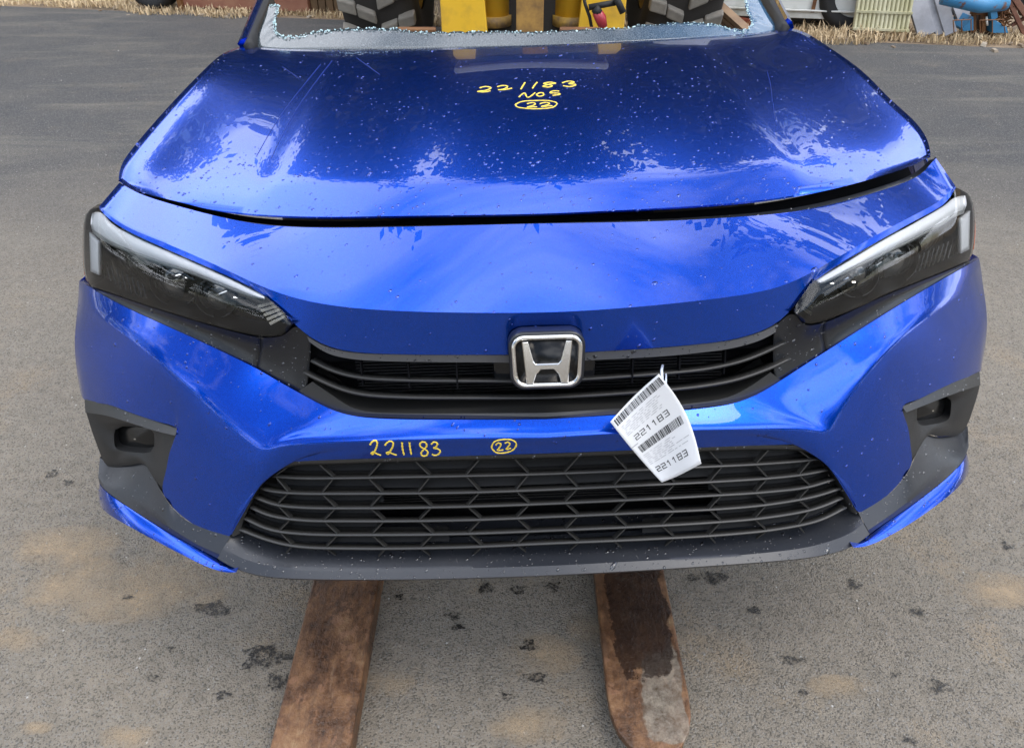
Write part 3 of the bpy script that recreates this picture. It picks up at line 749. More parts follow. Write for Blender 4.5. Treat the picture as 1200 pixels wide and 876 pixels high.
# bottom path matched along
Lb=[gplane(a,b) for a,b in [(315,7),(309,23),(301,44),(297,56.5)]]; Rb=[gplane(a,b) for a,b in [(916,38),(905,24),(893,4),(886,-8)]]
bot=np.r_[spline(Lb,40),GB[2:-2],spline(Rb,40)]
def rs(Q,m):
    a=np.r_[0,np.cumsum(np.linalg.norm(np.diff(Q,axis=0),axis=1))]
    return np.stack([np.interp(np.linspace(0,a[-1],m),a,Q[:,j]) for j in range(3)],1)
def piece(A,B,m): return rs(np.array(A),m),rs(np.array(B),m)
i0=[k for k in range(len(TPs)) if k>=6*7][0]; i1=29*7
tl,tm,tr=TPs[:i0+1],TPs[i0:i1+1],TPs[i1:]
xb0=tl[-1][0]-.045; xb1=tr[0][0]+.03
B0=[p for p in bot[:40]]+[p for p in GB[2:-2] if p[0]<xb0]; Bm=[p for p in GB if xb0<p[0]<xb1]; B1=[p for p in GB[2:-2] if p[0]>xb1]+[p for p in bot[-40:]]
B0.append(Bm[0]); B1=[Bm[-1]]+B1
gr=[]
for A,B,m in ((tl,B0,50),(tm,Bm,220),(tr,B1,60)):
    a,b=piece(A,B,m); as_=smooth(a,60) if m>200 else smooth(a,12); gr.append([(a if t==0 else as_)*(1-t)+b*t for t in (0,.12,.25,.4,.6,.8,1)])
gl=bpy.data.materials.new('crazed_laminated_glass'); gl.use_nodes=True; t=gl.node_tree; b=t.nodes['Principled BSDF']
b.inputs['Roughness'].default_value=.16; b.inputs['Coat Weight'].default_value=.5
tc=N(t,'ShaderNodeTexCoord'); v=N(t,'ShaderNodeTexVoronoi',feature='DISTANCE_TO_EDGE',i={'Scale':150}); L(t,tc.outputs['Object'],v.inputs[0])
v2=N(t,'ShaderNodeTexVoronoi',i={'Scale':150}); L(t,tc.outputs['Object'],v2.inputs[0])
cr=N(t,'ShaderNodeValToRGB'); cr.color_ramp.elements[0].position=.0; cr.color_ramp.elements[1].position=.10; cr.color_ramp.elements[0].color=(.11,.13,.14,1); cr.color_ramp.elements[1].color=(.030,.040,.047,1)
L(t,v.outputs['Distance'],cr.inputs[0]); 
nz=N(t,'ShaderNodeTexNoise',i={'Scale':4}); L(t,tc.outputs['Object'],nz.inputs[0]); mx=N(t,'ShaderNodeMix',data_type='RGBA'); mx.inputs['B'].default_value=(.03,.12,.24,1); L(t,cr.outputs[0],mx.inputs['A']); 
sx=N(t,'ShaderNodeSeparateXYZ'); L(t,tc.outputs['Object'],sx.inputs[0]); ma=N(t,'ShaderNodeMapRange',i={'From Min':.25,'From Max':.8,'To Max':.8}); L(t,sx.outputs[0],ma.inputs[0]); L(t,ma.outputs[0],mx.inputs['Factor'])
L(t,mx.outputs['Result'],b.inputs['Base Color'])
bp=N(t,'ShaderNodeBump',i={'Strength':.5,'Distance':.002}); L(t,v2.outputs['Color'],bp.inputs['Height']); L(t,bp.outputs[0],b.inputs['Normal'])
b.inputs['Transmission Weight'].default_value=0; b.inputs['Alpha'].default_value=.93
M['wglass']=gl
o=panel('broken_windshield',gr[0],gl,car,.004,60,extra=gr[1:])
# pale broken edge: a thin crumbly rim
ch=mtl('pale_glass_edge',(.50,.66,.66),.4)
mb=MB()
for i in range(7,len(TPs)-1):
    p,q=TPs[i],TPs[i+1]; s=rg.uniform(.002,.0045)
    rot=Matrix.Rotation(rg.uniform(0,3),3,'X')@Matrix.Rotation(rg.uniform(0,3),3,'Z')
    for _ in range(2):
        c=(p+q)/2+np.array([rg.uniform(-.004,.004),rg.uniform(-.012,.0),rg.uniform(-.006,.001)]); mb.box(c,(s,s*.7,s*.6),rot)
mb.build('glass_crumbs',ch,car)['kind']='stuff'
# A pillars: painted outer skin, black seal inboard
for sgn,base,tp_,sb,st in ((-1,(288,51),(308,1),(296,53),(317,1)),(1,(922,30),(903,-8),(915,33),(893,-8))):
    a=cp(*base,1.19); b=cp(*tp_,1.62); c=cp(*sb,1.175); d=cp(*st,1.60)
    pr=[(.014,-.016),(.016,0),(.010,.016),(-.03,.018),(-.03,-.018)]
    lo_=a-(b-a)*.02
    strip('a_pillar',[lo_,a,b],pr,P_,car,smooth_=False,up=(sgn*.4,-1,.5))
    strip('pillar_seal',[c-(d-c)*.1,c,d],[(.016,-.012),(.020,0),(.016,.011),(-.02,.011),(-.02,-.012)],M['rubber'],car,up=(sgn*.1,-1,.5))
# cowl panel under the glass, bulkhead and under-structure
panel('cowl',[hood_r+np.array([0,.02,-.012]),hood_r+np.array([0,.10,-.03]),hood_r+np.array([0,.12,-.10])],M['trim'],car,0,40)
MB().box((0,1.08,.60),(1.36,.03,.55)).build('bulkhead',M['metal_dark'],car,bevel=.01)
for s in (-1,1): MB().box((s*.42,.62,.20),(.09,.95,.12)).build('frame_rail',M['metal_dark'],car,bevel=.01)
MB().box((0,.55,.16),(.95,.12,.09)).box((0,1.0,.16),(.95,.12,.09)).build('subframe',M['metal_dark'],car,bevel=.01)
MB().box((0,.62,.42),(.62,.5,.42)).build('engine',M['metal_dark'],car,bevel=.02)
# ------------------------------------------------------------ ray casting on the body for marks and drops
dg=bpy.context.evaluated_depsgraph_get()
def bvh(objs):
    V=[];Fc=[];own=[]
    for o in objs:
        me=o.data; b=len(V); V+= [v.co.copy() for v in me.vertices]; Fc+=[[b+i for i in p.vertices] for p in me.polygons]; own+=[o.name]*len(me.polygons)
    return BVHTree.FromPolygons(V,Fc),own
skin_names=('hood','nose_panel','bumper_cover','lower_lip','lip_corner','lamp_trim','grille_corner','lip_splitter','grille_top_strip','pocket_brow','lower_grille_frame','hood_seal','broken_windshield')
skin=[o for o in bpy.data.objects if o.type=='MESH' and o.name.split('.')[0] in skin_names]
BV,OWN=bvh(skin)
def hit(px,py):
    d=Vector(cray(px,py)).normalized(); h=BV.ray_cast(Vector(CC),d)
    if h[0] is None: return None
    n=h[1]; n=n if n.dot(d)<0 else -n
    return h[0],n,OWN[h[2]]
def strokes(name,polys,wpx,parent,m,label=None):
    mb=MB()
    for P in polys:
        P=[Vector((a,b,0)) for a,b in P]
        if len(P)>2: Q=[Vector(q) for q in spline(P,max(8,len(P)*5))]
        else: Q=[P[0].lerp(P[1],k/6) for k in range(7)]
        pts=[];nn=[]
        for q in Q:
            h=hit(q.x,q.y)
            if h: pts.append(h[0]+h[1]*.0004); nn.append(h[1])
        if len(pts)<2: continue
        V=[];n=len(pts)
        for i,p in enumerate(pts):
            t=(pts[min(i+1,n-1)]-pts[max(i-1,0)]).normalized(); b=t.cross(nn[i]).normalized()
            wd=wpx*(p-Vector(CC)).length/F*.5*(1+.25*math.sin(i*1.7))
            for a,c in ((-1,0),(-.6,.0008),(.6,.0008),(1,0)): V.append(p+b*wd*a+nn[i]*c)
        Fc=[(i*4+j,i*4+j+1,(i+1)*4+j+1,(i+1)*4+j) for i in range(n-1) for j in range(3)]
        mb.add(V,Fc)
    return mb.build(name,m,parent,True,label=label)
# bumper "221183", circled "22"
u=lambda P,x0,y0,s=4.: [(x0+a/s,y0+b/s) for a,b in P]
Dg=[u([(775,163),(785,149),(800,143),(808,152),(806,170),(797,192),(786,208),(781,203),(790,196),(805,204),(826,212)],240,480),
    u([(845,165),(855,153),(870,146),(882,152),(882,168),(872,188),(858,207),(852,201),(862,196),(878,204),(900,211)],240,480),
    u([(925,150),(926,175),(934,210)],240,480),u([(959,150),(962,175),(968,208)],240,480),
    u([(1035,152),(1018,150),(1008,160),(1012,172),(1030,182),(1045,196),(1040,212),(1020,214),(1014,202),(1028,184),(1040,168),(1035,152)],240,480),
    u([(1062,160),(1075,150),(1090,156),(1084,172),(1072,178),(1092,182),(1104,192),(1094,208),(1076,212),(1064,206)],240,480)]
strokes('marker_number',Dg,2.0,car,M['marker'])
C22=[[(576,524),(579,517.5),(590,514.5),(601,515.5),(605,519.5),(602,526),(592,530),(581,529.5),(576,524)],
     [(581,521),(584,518.5),(587,520),(584.5,525),(583,527),(590,526.5)],[(592,519),(595,517.5),(597.5,519.5),(594.5,524),(593,526),(599,524.5)]]
strokes('marker_number',C22,1.9,car,M['marker'])
# hood "221183", "NOS", circled "22"
k=380/1200.
v=lambda P:[(440+a*k,60+b*k) for a,b in P]
H1=[v([(385,137),(410,132),(428,137),(408,146),(378,150),(400,152),(425,148)]),v([(450,133),(475,128),(490,132),(472,142),(452,144),(480,143),(505,138)]),
    v([(553,117),(545,130),(537,143)]),v([(598,116),(588,128),(580,140)]),
    v([(668,120),(645,116),(622,121),(640,125),(655,129),(640,134),(620,131),(638,125),(668,120)]),v([(690,119),(715,112),(736,116),(715,121),(742,125),(722,132),(695,129)])]
H2=[v([(530,172),(552,156),(562,172),(590,155)]),v([(608,155),(596,162),(606,168),(622,163),(620,156),(608,155)]),v([(680,149),(655,149),(645,155),(675,157),(684,160),(655,165)])]
H3=[v([(518,198),(540,188),(590,184),(645,185),(672,194),(660,207),(610,214),(550,212),(522,206),(518,198)]),v([(560,196),(585,192),(592,197),(570,206),(560,208),(598,207)]),v([(607,196),(630,191),(645,195),(625,203),(612,206),(655,203)])]
strokes('marker_number',H1,1.7,car,M['marker']); strokes('marker_letters',H2,1.6,car,M['marker']); strokes('marker_number',H3,1.5,car,M['marker'])
# scratches on the hood
sc_m=mtl('scuffed_clearcoat',(.02,.05,.26),.4)
k2=.3; sv=lambda P:[(100+a*k2,20+b*k2) for a,b in P]
strokes('scratch',[sv([(668,545),(760,390),(920,185)]),sv([(725,555),(820,370),(965,170)]),sv([(770,195),(835,240)]),sv([(1060,160),(1150,225)])],0.24,car,sc_m)
strokes('scratch',[[(905,120),(903,100),(899,84)],[(906,122),(908,140)]],0.26,car,sc_m)
# water drops
def drops(count,seed,dark):
    r=random.Random(seed); mb=MB()
    def put(p,n,rad,flat):
        t=n.orthogonal().normalized(); b=n.cross(t); t2=t; K=7
        V=[p+n*rad*flat]; ex=1+1.1*r.random()**2; ph=r.uniform(0,6.28)
        for (ra,h) in ((.62,.78),(1.0,0.0)):
            for kk in range(K):
                a=2*math.pi*kk/K+ph; V.append(p+t*math.cos(a)*rad*ra*ex+b*math.sin(a)*rad*ra+n*rad*flat*h)
        Fc=[(0,1+kk,1+(kk+1)%K) for kk in range(K)]+[(1+kk,1+K+kk,1+K+(kk+1)%K,1+(kk+1)%K) for kk in range(K)]
        mb.add(V,Fc)
    n_=0; tries=0
    while n_<count and tries<count*12:
        tries+=1
        px=r.uniform(88,1156); py=r.uniform(30,690)
        h=hit(px,py)
        if not h: continue
        nm=h[2].split('.')[0]
        up=(CAR_M.to_3x3()@h[1]).z
        if nm in('broken_windshield',): continue
        isd=nm not in('hood','nose_panel','bumper_cover','lip_splitter')
        if isd!=dark: continue
        if nm in('nose_panel','bumper_cover') and r.random()>(.16 if up>.35 else .08): continue
        if nm=='hood' and r.random()>.35+1.3*max(0,noise.noise(Vector((px/55,py/30,0)))+.15): continue
        rad=((.0007+.0017*r.random()**3) if py<185 else (.0009+.0026*r.random()**3)) if nm=='hood' else (.0009+.0020*r.random()**4)
        if r.random()<.02: rad*=1.7
        put(h[0],h[1],rad,.45 if up>.3 else .6); n_+=1
    return mb
M['drop']=mtl('raindrop_on_paint',(.002,.03,.26),.12,.9,1.0,.0); M['drop'].node_tree.nodes['Principled BSDF'].inputs['Coat IOR'].default_value=1.5
M['drop_dark']=mtl('raindrop_on_trim',(.012,.012,.014),.15,0,1.0,.0); M['drop_dark'].node_tree.nodes['Principled BSDF'].inputs['Coat IOR'].default_value=1.45
drops(2900,5,False).build('raindrops',M['drop'],car,True)['kind']='stuff'
drops(1300,6,True).build('raindrops',M['drop_dark'],car,True)['kind']='stuff'
# ------------------------------------------------------------ paper tag (hangs on the grille: a thing of its own)
CI=CAR_M
k3=140/766.
tg=lambda a,b:(700+a*k3,420+b*k3)
tagc=empty('paper_tag',CI@Vector(cp(*tg(400,100),-.02)),0,'white paper tag with barcodes and 221183 hung on the upper grille','tag')
def Yt(a,b):   # tag surface: hangs forward of the bumper, curls
    return -.045-.012*math.sin((a+b*.5)/170.)+.010*(b/800.)
def tagpt(s,t,lift=0.):
    # bilinear corners with curved edges: s along the short side (0 left..1 right), t down
    TL=(82,405);TRp=(395,98);BLp=(412,793);BRp=(667,676)
    x=(TL[0]*(1-s)+TRp[0]*s)*(1-t)+(BLp[0]*(1-s)+BRp[0]*s)*t
    y=(TL[1]*(1-s)+TRp[1]*s)*(1-t)+(BLp[1]*(1-s)+BRp[1]*s)*t
    # right side bows outwards (fold), top edge bows up, bottom edge bows in
    bw_=math.sin(math.pi*min(1,t))*s**1.5; x+=38*bw_; y+=-30*bw_
    y+=-14*math.sin(math.pi*s)*(1-t); y+= 6*math.sin(math.pi*s*1.2)*t; x+=-10*math.sin(math.pi*t)*(1-s)
    yy=-.050+.010*math.sin(s*3.1+t*1.5)-.014*t-.008*math.sin(t*6.0+s*2)-lift
    p=cp(*tg(x,y),yy); return Vector(p)
paper=mtl('white_paper',(.74,.74,.74),.55); ink=mtl('black_ink',(.03,.03,.03),.6); ink2=mtl('grey_ink',(.42,.42,.43),.6)
T0=tagc.matrix_world if False else Matrix.Translation(tagc.location)
def tw(s,t,l=0.): return (CI@tagpt(s,t,l))-tagc.location
n=24; V=[tw(i/n,j/n) for j in range(n+1) for i in range(n+1)]
Fc=[(j*(n+1)+i,j*(n+1)+i+1,(j+1)*(n+1)+i+1,(j+1)*(n+1)+i) for j in range(n) for i in range(n)]
o=mesh_obj('paper_sheet',V,Fc,paper,tagc); s_=o.modifiers.new('t','SOLIDIFY'); s_.thickness=.0003; s_.offset=0
def patch(mb,s0,s1,t0,t1,l=.0006,nn=3):
    ns=max(1,int(abs(s1-s0)*20)); V=[]; ntt=max(1,int(abs(t1-t0)*24))
    for j in range(ntt+1):
        for i in range(ns+1): V.append(tw(s0+(s1-s0)*i/ns,t0+(t1-t0)*j/ntt,l))
    mb.add(V,[(j*(ns+1)+i,j*(ns+1)+i+1,(j+1)*(ns+1)+i+1,(j+1)*(ns+1)+i) for j in range(ntt) for i in range(ns)])
rb=random.Random(11)
SEG={'2':[(0,0,1,0),(1,0,1,.5),(0,.5,1,.5),(0,.5,0,1),(0,1,1,1)],'1':[(.55,0,.55,1),(.2,.2,.55,0)],'8':[(0,0,1,0),(0,.5,1,.5),(0,1,1,1),(0,0,0,1),(1,0,1,1)],'3':[(0,0,1,0),(.2,.5,1,.5),(0,1,1,1),(1,0,1,1)]}
def seg(mb,s0,t0,s1,t1,wd):
    a=tw(s0,t0,.0006);b=tw(s1,t1,.0006)
    d=(b-a); L_=d.length; d.normalize(); nrm=(tw(s0+.02,t0)-tw(s0,t0)).cross(tw(s0,t0+.02)-tw(s0,t0)).normalized(); sd=d.cross(nrm).normalized()*wd/2
    mb.add([a-sd-d*wd/2,b-sd+d*wd/2,b+sd+d*wd/2,a+sd-d*wd/2],[(0,1,2,3)])
def digits(mb,txt,s0,s1,t0,t1,wd):
    n=len(txt)
    for i,ch_ in enumerate(txt):
        a=s0+(s1-s0)*(i+.14)/n; b_=s0+(s1-s0)*(i+.80)/n
        for (x0,y0,x1,y1) in SEG[ch_]: seg(mb,a+(b_-a)*x0,t0+(t1-t0)*y0,a+(b_-a)*x1,t0+(t1-t0)*y1,wd)
for (t0,t1,s0,s1) in ((.025,.115,.05,.97),(.475,.565,.10,.93)):
    mb=MB(); x=s0
    while x<s1-.02:
        wv=rb.choice((.006,.010,.016,.022)); patch(mb,x,min(x+wv,s1),t0,t1); x+=wv+rb.choice((.006,.010,.014))
    mb.build('barcode',ink,tagc)
for tt,s0,s1 in ((.345,.14,.80),(.80,.10,.80)):
    mb=MB(); digits(mb,'221183',s0,s1,tt,tt+.058,.0014); mb.build('tag_number',ink,tagc)
mb=MB()
for base in (.155,.60):
    for li in range(7):
        t=base+.022*li
        x=.08 if li not in(2,3) else .10
        lim=rb.uniform(.5,.92)
        while x<lim:
            wv=rb.uniform(.03,.12); patch(mb,x,x+wv,t,t+.007); x+=wv+rb.uniform(.015,.06)
patch(mb,.0,.14,.435,.447)
mb.build('fine_print',ink2,tagc)
# white plastic tie
tie=mtl('white_plastic_tie',(.55,.60,.65),.35)
a=cp(*tg(418,45),.02);b=cp(*tg(412,75),-.03);c=cp(*tg(416,130),-.05); d=cp(*tg(440,100),-.01); e=cp(*tg(440,160),-.035)
mb=MB(); mb.tube([CI@Vector(q)-tagc.location for q in (a,b,c)],.0022,8); mb.tube([CI@Vector(q)-tagc.location for q in (d,e)],.0016,6); mb.build('tie',tie,tagc,True)
# ------------------------------------------------------------ GROUND
def ramp(t,fac,stops):
    r=N(t,'ShaderNodeValToRGB'); el=r.color_ramp.elements
    while len(el)<len(stops): el.new(.5)
    for e,(p,c) in zip(el,stops): e.position=p; e.color=(*c,1)
    L(t,fac,r.inputs[0]); return r.outputs[0]
def noise_(t,vec,scale,detail=6,rough=.6,dist=0.):
    n=N(t,'ShaderNodeTexNoise',i={'Scale':scale,'Detail':detail,'Roughness':rough,'Distortion':dist}); L(t,vec,n.inputs[0]); return n.outputs[0]
def mixc(t,f,a,b):
    m=N(t,'ShaderNodeMix',data_type='RGBA')
    for s_,q in (('Factor',f),('A',a),('B',b)):
        if hasattr(q,'links') or hasattr(q,'is_linked'): L(t,q,m.inputs[s_])
        else: m.inputs[s_].default_value=q if not isinstance(q,tuple) else (*q,1)
    return m.outputs['Result']
def math_(t,op,a,b=None):
    m=N(t,'ShaderNodeMath',operation=op)
    for i,q in enumerate((a,b)):
        if q is None: continue
        if isinstance(q,(int,float)): m.inputs[i].default_value=q
        else: L(t,q,m.inputs[i])
    return m.outputs[0]
def asphalt():
    m=bpy.data.materials.new('worn_asphalt'); m.use_nodes=True; t=m.node_tree; b=t.nodes['Principled BSDF']
    tc=N(t,'ShaderNodeTexCoord'); P=tc.outputs['Object']
    big=noise_(t,P,.55,5,.55,.3); med=noise_(t,P,2.6,6,.62,.4); fine=noise_(t,P,26,5,.7); gr=noise_(t,P,210,3,.8)
    sx=N(t,'ShaderNodeSeparateXYZ'); L(t,P,sx.inputs[0])
    base=ramp(t,fine,[(.3,(.195,.168,.130)),(.7,(.290,.250,.196))])
    far=ramp(t,med,[(.3,(.060,.061,.064)),(.75,(.105,.100,.094))])
    mr=N(t,'ShaderNodeMapRange',i={'From Min':1.6,'From Max':4.2}); L(t,sx.outputs[1],mr.inputs[0])
    wob=math_(t,'ADD',mr.outputs[0],math_(t,'MULTIPLY',math_(t,'SUBTRACT',big,.5),1.6))
    wob=math_(t,'MINIMUM',math_(t,'MAXIMUM',wob,0.),1.)
    c=mixc(t,wob,base,far)
    # pale tan dust: soft drifts, stretched sweeps far off
    mp=N(t,'ShaderNodeMapping'); L(t,P,mp.inputs[0]); mp.inputs['Scale'].default_value=(.35,1.6,1); mp.inputs['Rotation'].default_value=(0,0,R_(-14))
    sw=noise_(t,mp.outputs[0],1.7,8,.68,.6)
    d2=ramp(t,sw,[(.50,(0,0,0)),(.68,(1,1,1))])
    c=mixc(t,math_(t,'MULTIPLY',d2,.50),c,(.24,.215,.17))
    d1=ramp(t,noise_(t,P,3.3,7,.66,.2),[(.55,(0,0,0)),(.76,(1,1,1))])
    near=N(t,'ShaderNodeMapRange',i={'From Min':1.1,'From Max':3.0,'To Min':.9,'To Max':.15}); L(t,sx.outputs[1],near.inputs[0])
    c=mixc(t,math_(t,'MULTIPLY',d1,near.outputs[0]),c,(.34,.25,.15))
    # aggregate: exposed pale and dark stones
    v=N(t,'ShaderNodeTexVoronoi',i={'Scale':300}); L(t,P,v.inputs[0]); vs=N(t,'ShaderNodeSeparateColor'); L(t,v.outputs['Color'],vs.inputs[0])
    c=mixc(t,math_(t,'MULTIPLY',math_(t,'GREATER_THAN',vs.outputs[0],.84),.60),c,(.26,.245,.22))
    c=mixc(t,math_(t,'MULTIPLY',math_(t,'LESS_THAN',vs.outputs[1],.20),.55),c,(.04,.038,.034))
    v5=N(t,'ShaderNodeTexVoronoi',i={'Scale':34}); L(t,P,v5.inputs[0]); v5s=N(t,'ShaderNodeSeparateColor'); L(t,v5.outputs['Color'],v5s.inputs[0])
    pb=math_(t,'MULTIPLY',math_(t,'LESS_THAN',v5.outputs['Distance'],.085),math_(t,'GREATER_THAN',v5s.outputs[0],.82)); c=mixc(t,pb,c,(.48,.46,.42))
    L(t,c,b.inputs['Base Color']); 
    L(t,ramp(t,med,[(.3,(.72,)*3),(.7,(.92,)*3)]),b.inputs['Roughness'])
    hsum=math_(t,'ADD',math_(t,'MULTIPLY',v.outputs['Distance'],-.55),math_(t,'ADD',math_(t,'MULTIPLY',gr,.9),math_(t,'MULTIPLY',fine,1.2)))
    bp=N(t,'ShaderNodeBump',i={'Strength':1.0,'Distance':.006}); L(t,hsum,bp.inputs['Height']); L(t,bp.outputs[0],b.inputs['Normal'])
    return m
far_l=wz(-400,-9); far_r=wz(1700,78)
vd=(wz(1200,57)-wz(0,7)); vdn=Vector((vd.x,vd.y,0)).normalized(); v0=wz(0,7)
vn=Vector((-vdn.y,vdn.x,0))          # away from the camera
A_=v0-vdn*60; B_=v0+vdn*60
lot=MB().add([A_+Vector((0,0,0)),B_,B_-vn*80,A_-vn*80],[(0,1,2,3)])
lot=mesh_obj('asphalt_yard',[p for p in lot.v],[(3,2,1,0)],asphalt(),None,False); tag(lot,kind='structure')
soil=mtl('dry_soil',(.30,.22,.14),.95,bump=(14,.8,.03),var=(2.2,(.10,.075,.05),.35,.7))
far=mesh_obj('ground',[A_-vn*.05-vdn*400+Vector((0,0,-.006)),B_-vn*.05+vdn*400+Vector((0,0,-.006)),B_+vn*600+vdn*400+Vector((0,0,-.006)),A_+vn*600-vdn*400+Vector((0,0,-.006))],[(0,1,2,3)],soil,None,False); tag(far,kind='structure')
# oil and drip stains: thin irregular films
stm=mtl('oil_stain',(.012,.011,.010),.5,bump=(300,.6,.003))
bs=stm.node_tree; tcs=N(bs,'ShaderNodeTexCoord'); nn_=noise_(bs,tcs.outputs['Object'],95,5,.8); al=ramp(bs,nn_,[(.44,(0,0,0)),(.56,(.85,)*3)]); L(bs,al,bs.nodes['Principled BSDF'].inputs['Alpha'])
r=random.Random(4)
stains=[(312,770,30,12),(326,799,13,9),(246,713,18,7),(265,716,8,5),(532,722,10,5),(536,735,8,4),(628,794,14,5),(645,822,0,0),(570,690,9,5),(608,692,9,5),(649,688,9,5),(620,757,10,6),(929,774,15,5),(838,677,17,7),(812,678,8,4),(1001,685,8,6),(1102,805,13,7),(1075,717,8,4),(1067,868,8,4),(595,817,8,4),(178,795,7,4),(200,760,6,4),(940,812,6,3),(150,700,6,3),(62,556,7,4),(80,566,6,3),(1180,640,8,4),(262,815,8,5),(884,716,8,4),(1050,790,5,3),(468,700,6,3),(735,690,6,3)]
for i,(px,py,a,b_) in enumerate(stains):
    if a==0: continue
    c=wz(px,py); ax=wz(px+a,py).x-c.x; ay=(wz(px,py-b_).y-c.y); ax*=.95; ay*=1.05
    n=26; V=[(c.x,c.y,.004)]; ph=[r.uniform(0,6.3) for _ in range(4)]
    for kk in range(n):
        t=2*math.pi*kk/n; q=1+.22*math.sin(3*t+ph[0])+.16*math.sin(5*t+ph[1])+.12*math.sin(9*t+ph[2])
        V.append((c.x+ax*q*math.cos(t),c.y+ay*q*math.sin(t),.004))
    o=mesh_obj('oil_stain',V,[(0,1+kk,1+(kk+1)%n) for kk in range(n)],stm,None,False); tag(o,kind='structure')
dsm=mtl('sandy_dust',(.40,.30,.19),.95); td=dsm.node_tree; tcd=N(td,'ShaderNodeTexCoord')
gd=N(td,'ShaderNodeAttribute',attribute_name='edge'); nd=noise_(td,tcd.outputs['Object'],6,10,.80)
L(td,ramp(td,math_(td,'MULTIPLY',gd.outputs['Fac'],nd),[(.34,(0,0,0)),(.56,(.60,)*3)]),td.nodes['Principled BSDF'].inputs['Alpha'])
for i,(px,py,a,b_) in enumerate([(15,750,60,20),(150,863,45,18),(42,853,26,10),(632,768,60,34),(622,850,60,30),(150,688,150,48),(455,800,40,22),(985,805,50,18),(70,640,90,30),(230,640,70,24),(1160,690,80,26),(700,735,46,26)]):
    c=wz(px,py); ax=(wz(px+a,py).x-c.x)*1.3; ay=(wz(px,py-b_).y-c.y)*1.3; n=28; V=[(c.x,c.y,.0025)]
    for rr_ in (.6,1.):
        for kk in range(n): t=2*math.pi*kk/n; V.append((c.x+ax*rr_*math.cos(t),c.y+ay*rr_*math.sin(t),.0025))
    o=mesh_obj('dust_patch',V,[(0,1+kk,1+(kk+1)%n) for kk in range(n)]+[(1+kk,1+n+kk,1+n+(kk+1)%n,1+(kk+1)%n) for kk in range(n)],dsm,None,False)
    at_=o.data.attributes.new('edge','FLOAT','POINT'); at_.data.foreach_set('value',[1.]+[.75]*n+[0.]*n); tag(o,kind='structure')
    o.location.z=-.0001*i
# loose grit on the yard
mb=MB()
for i in range(1500):
    px,py=r.uniform(-40,1240),r.uniform(60,900); c=wz(px,py); s=r.uniform(.0012,.0045)*(1+.25*c.y)
    if c.y>7: continue
    rot=Matrix.Rotation(r.uniform(0,6),3,'Z')@Matrix.Rotation(r.uniform(0,1),3,'X'); mb.box((c.x,c.y,s*.3),(s,s*.8,s*.7),rot,.3)
tag(mb.build('loose_grit',mtl('pale_grit',(.30,.28,.25),.8,var=(3,(.15,.14,.12),.4,.6))),kind='stuff')
# ------------------------------------------------------------ LOADER
yel=mtl('worn_yellow_paint',(.80,.47,.03),.40,coat=.25,bump=(60,.15,.002),var=(5,(.50,.28,.04),.52,.75))
yel2=mtl('dirty_yellow_paint',(.45,.27,.04),.6,var=(9,(.16,.10,.05),.42,.66))
rust=mtl('rusty_steel',(.13,.055,.022),.62,.25,bump=(70,.5,.004),var=(7,(.24,.11,.035),.38,.66))
LY=R_(-.95)
loader=empty('wheel_loader',Vector((.05,5.9,0)),LY,'yellow wheel loader standing behind the car, with muddy tyres and rusty forks','loader')
LI=(Matrix.Translation(loader.location)@Matrix.Rotation(LY,4,'Z')).inverted()
lp=lambda p: LI@Vector(p)
def fork_mat():
    m=bpy.data.materials.new('wet_rusty_fork'); m.use_nodes=True; t=m.node_tree; b=t.nodes['Principled BSDF']
    tc=N(t,'ShaderNodeTexCoord'); P=tc.outputs['Object']
    mp=N(t,'ShaderNodeMapping'); L(t,P,mp.inputs[0]); mp.inputs['Scale'].default_value=(1.3,.9,1)
    a=noise_(t,mp.outputs[0],13,9,.74,.1); f=noise_(t,P,70,5,.7)
    c=ramp(t,a,[(.34,(.030,.017,.010)),(.46,(.10,.046,.020)),(.58,(.20,.100,.044)),(.72,(.29,.19,.10))])
    c=mixc(t,math_(t,'MULTIPLY',ramp(t,f,[(.5,(0,0,0)),(.7,(1,1,1))]),.5),c,(.07,.03,.016))
    mp2=N(t,'ShaderNodeMapping'); L(t,P,mp2.inputs[0]); mp2.inputs['Scale'].default_value=(4,.9,1); st=noise_(t,mp2.outputs[0],9,8,.72)
    c=mixc(t,math_(t,'MULTIPLY',ramp(t,st,[(.50,(0,0,0)),(.60,(1,1,1))]),.55),c,(.055,.030,.018))
    c=mixc(t,math_(t,'MULTIPLY',ramp(t,st,[(.30,(1,1,1)),(.40,(0,0,0))]),.6),c,(.27,.17,.10))
    vf=N(t,'ShaderNodeTexVoronoi',i={'Scale':48}); L(t,P,vf.inputs[0]); vfs=N(t,'ShaderNodeSeparateColor'); L(t,vf.outputs['Color'],vfs.inputs[0])
    fl=math_(t,'MULTIPLY',math_(t,'GREATER_THAN',vfs.outputs[0],.80),math_(t,'GREATER_THAN',a,.5)); c=mixc(t,math_(t,'MULTIPLY',fl,.4),c,(.25,.125,.07))
    L(t,c,b.inputs['Base Color']); L(t,ramp(t,a,[(.35,(.18,)*3),(.6,(.6,)*3)]),b.inputs['Roughness'])
    bp=N(t,'ShaderNodeBump',i={'Strength':.7,'Distance':.004}); L(t,math_(t,'ADD',math_(t,'ADD',f,a),math_(t,'ADD',st,math_(t,'MULTIPLY',fl,.5))),bp.inputs['Height']); L(t,bp.outputs[0],b.inputs['Normal'])
    return m
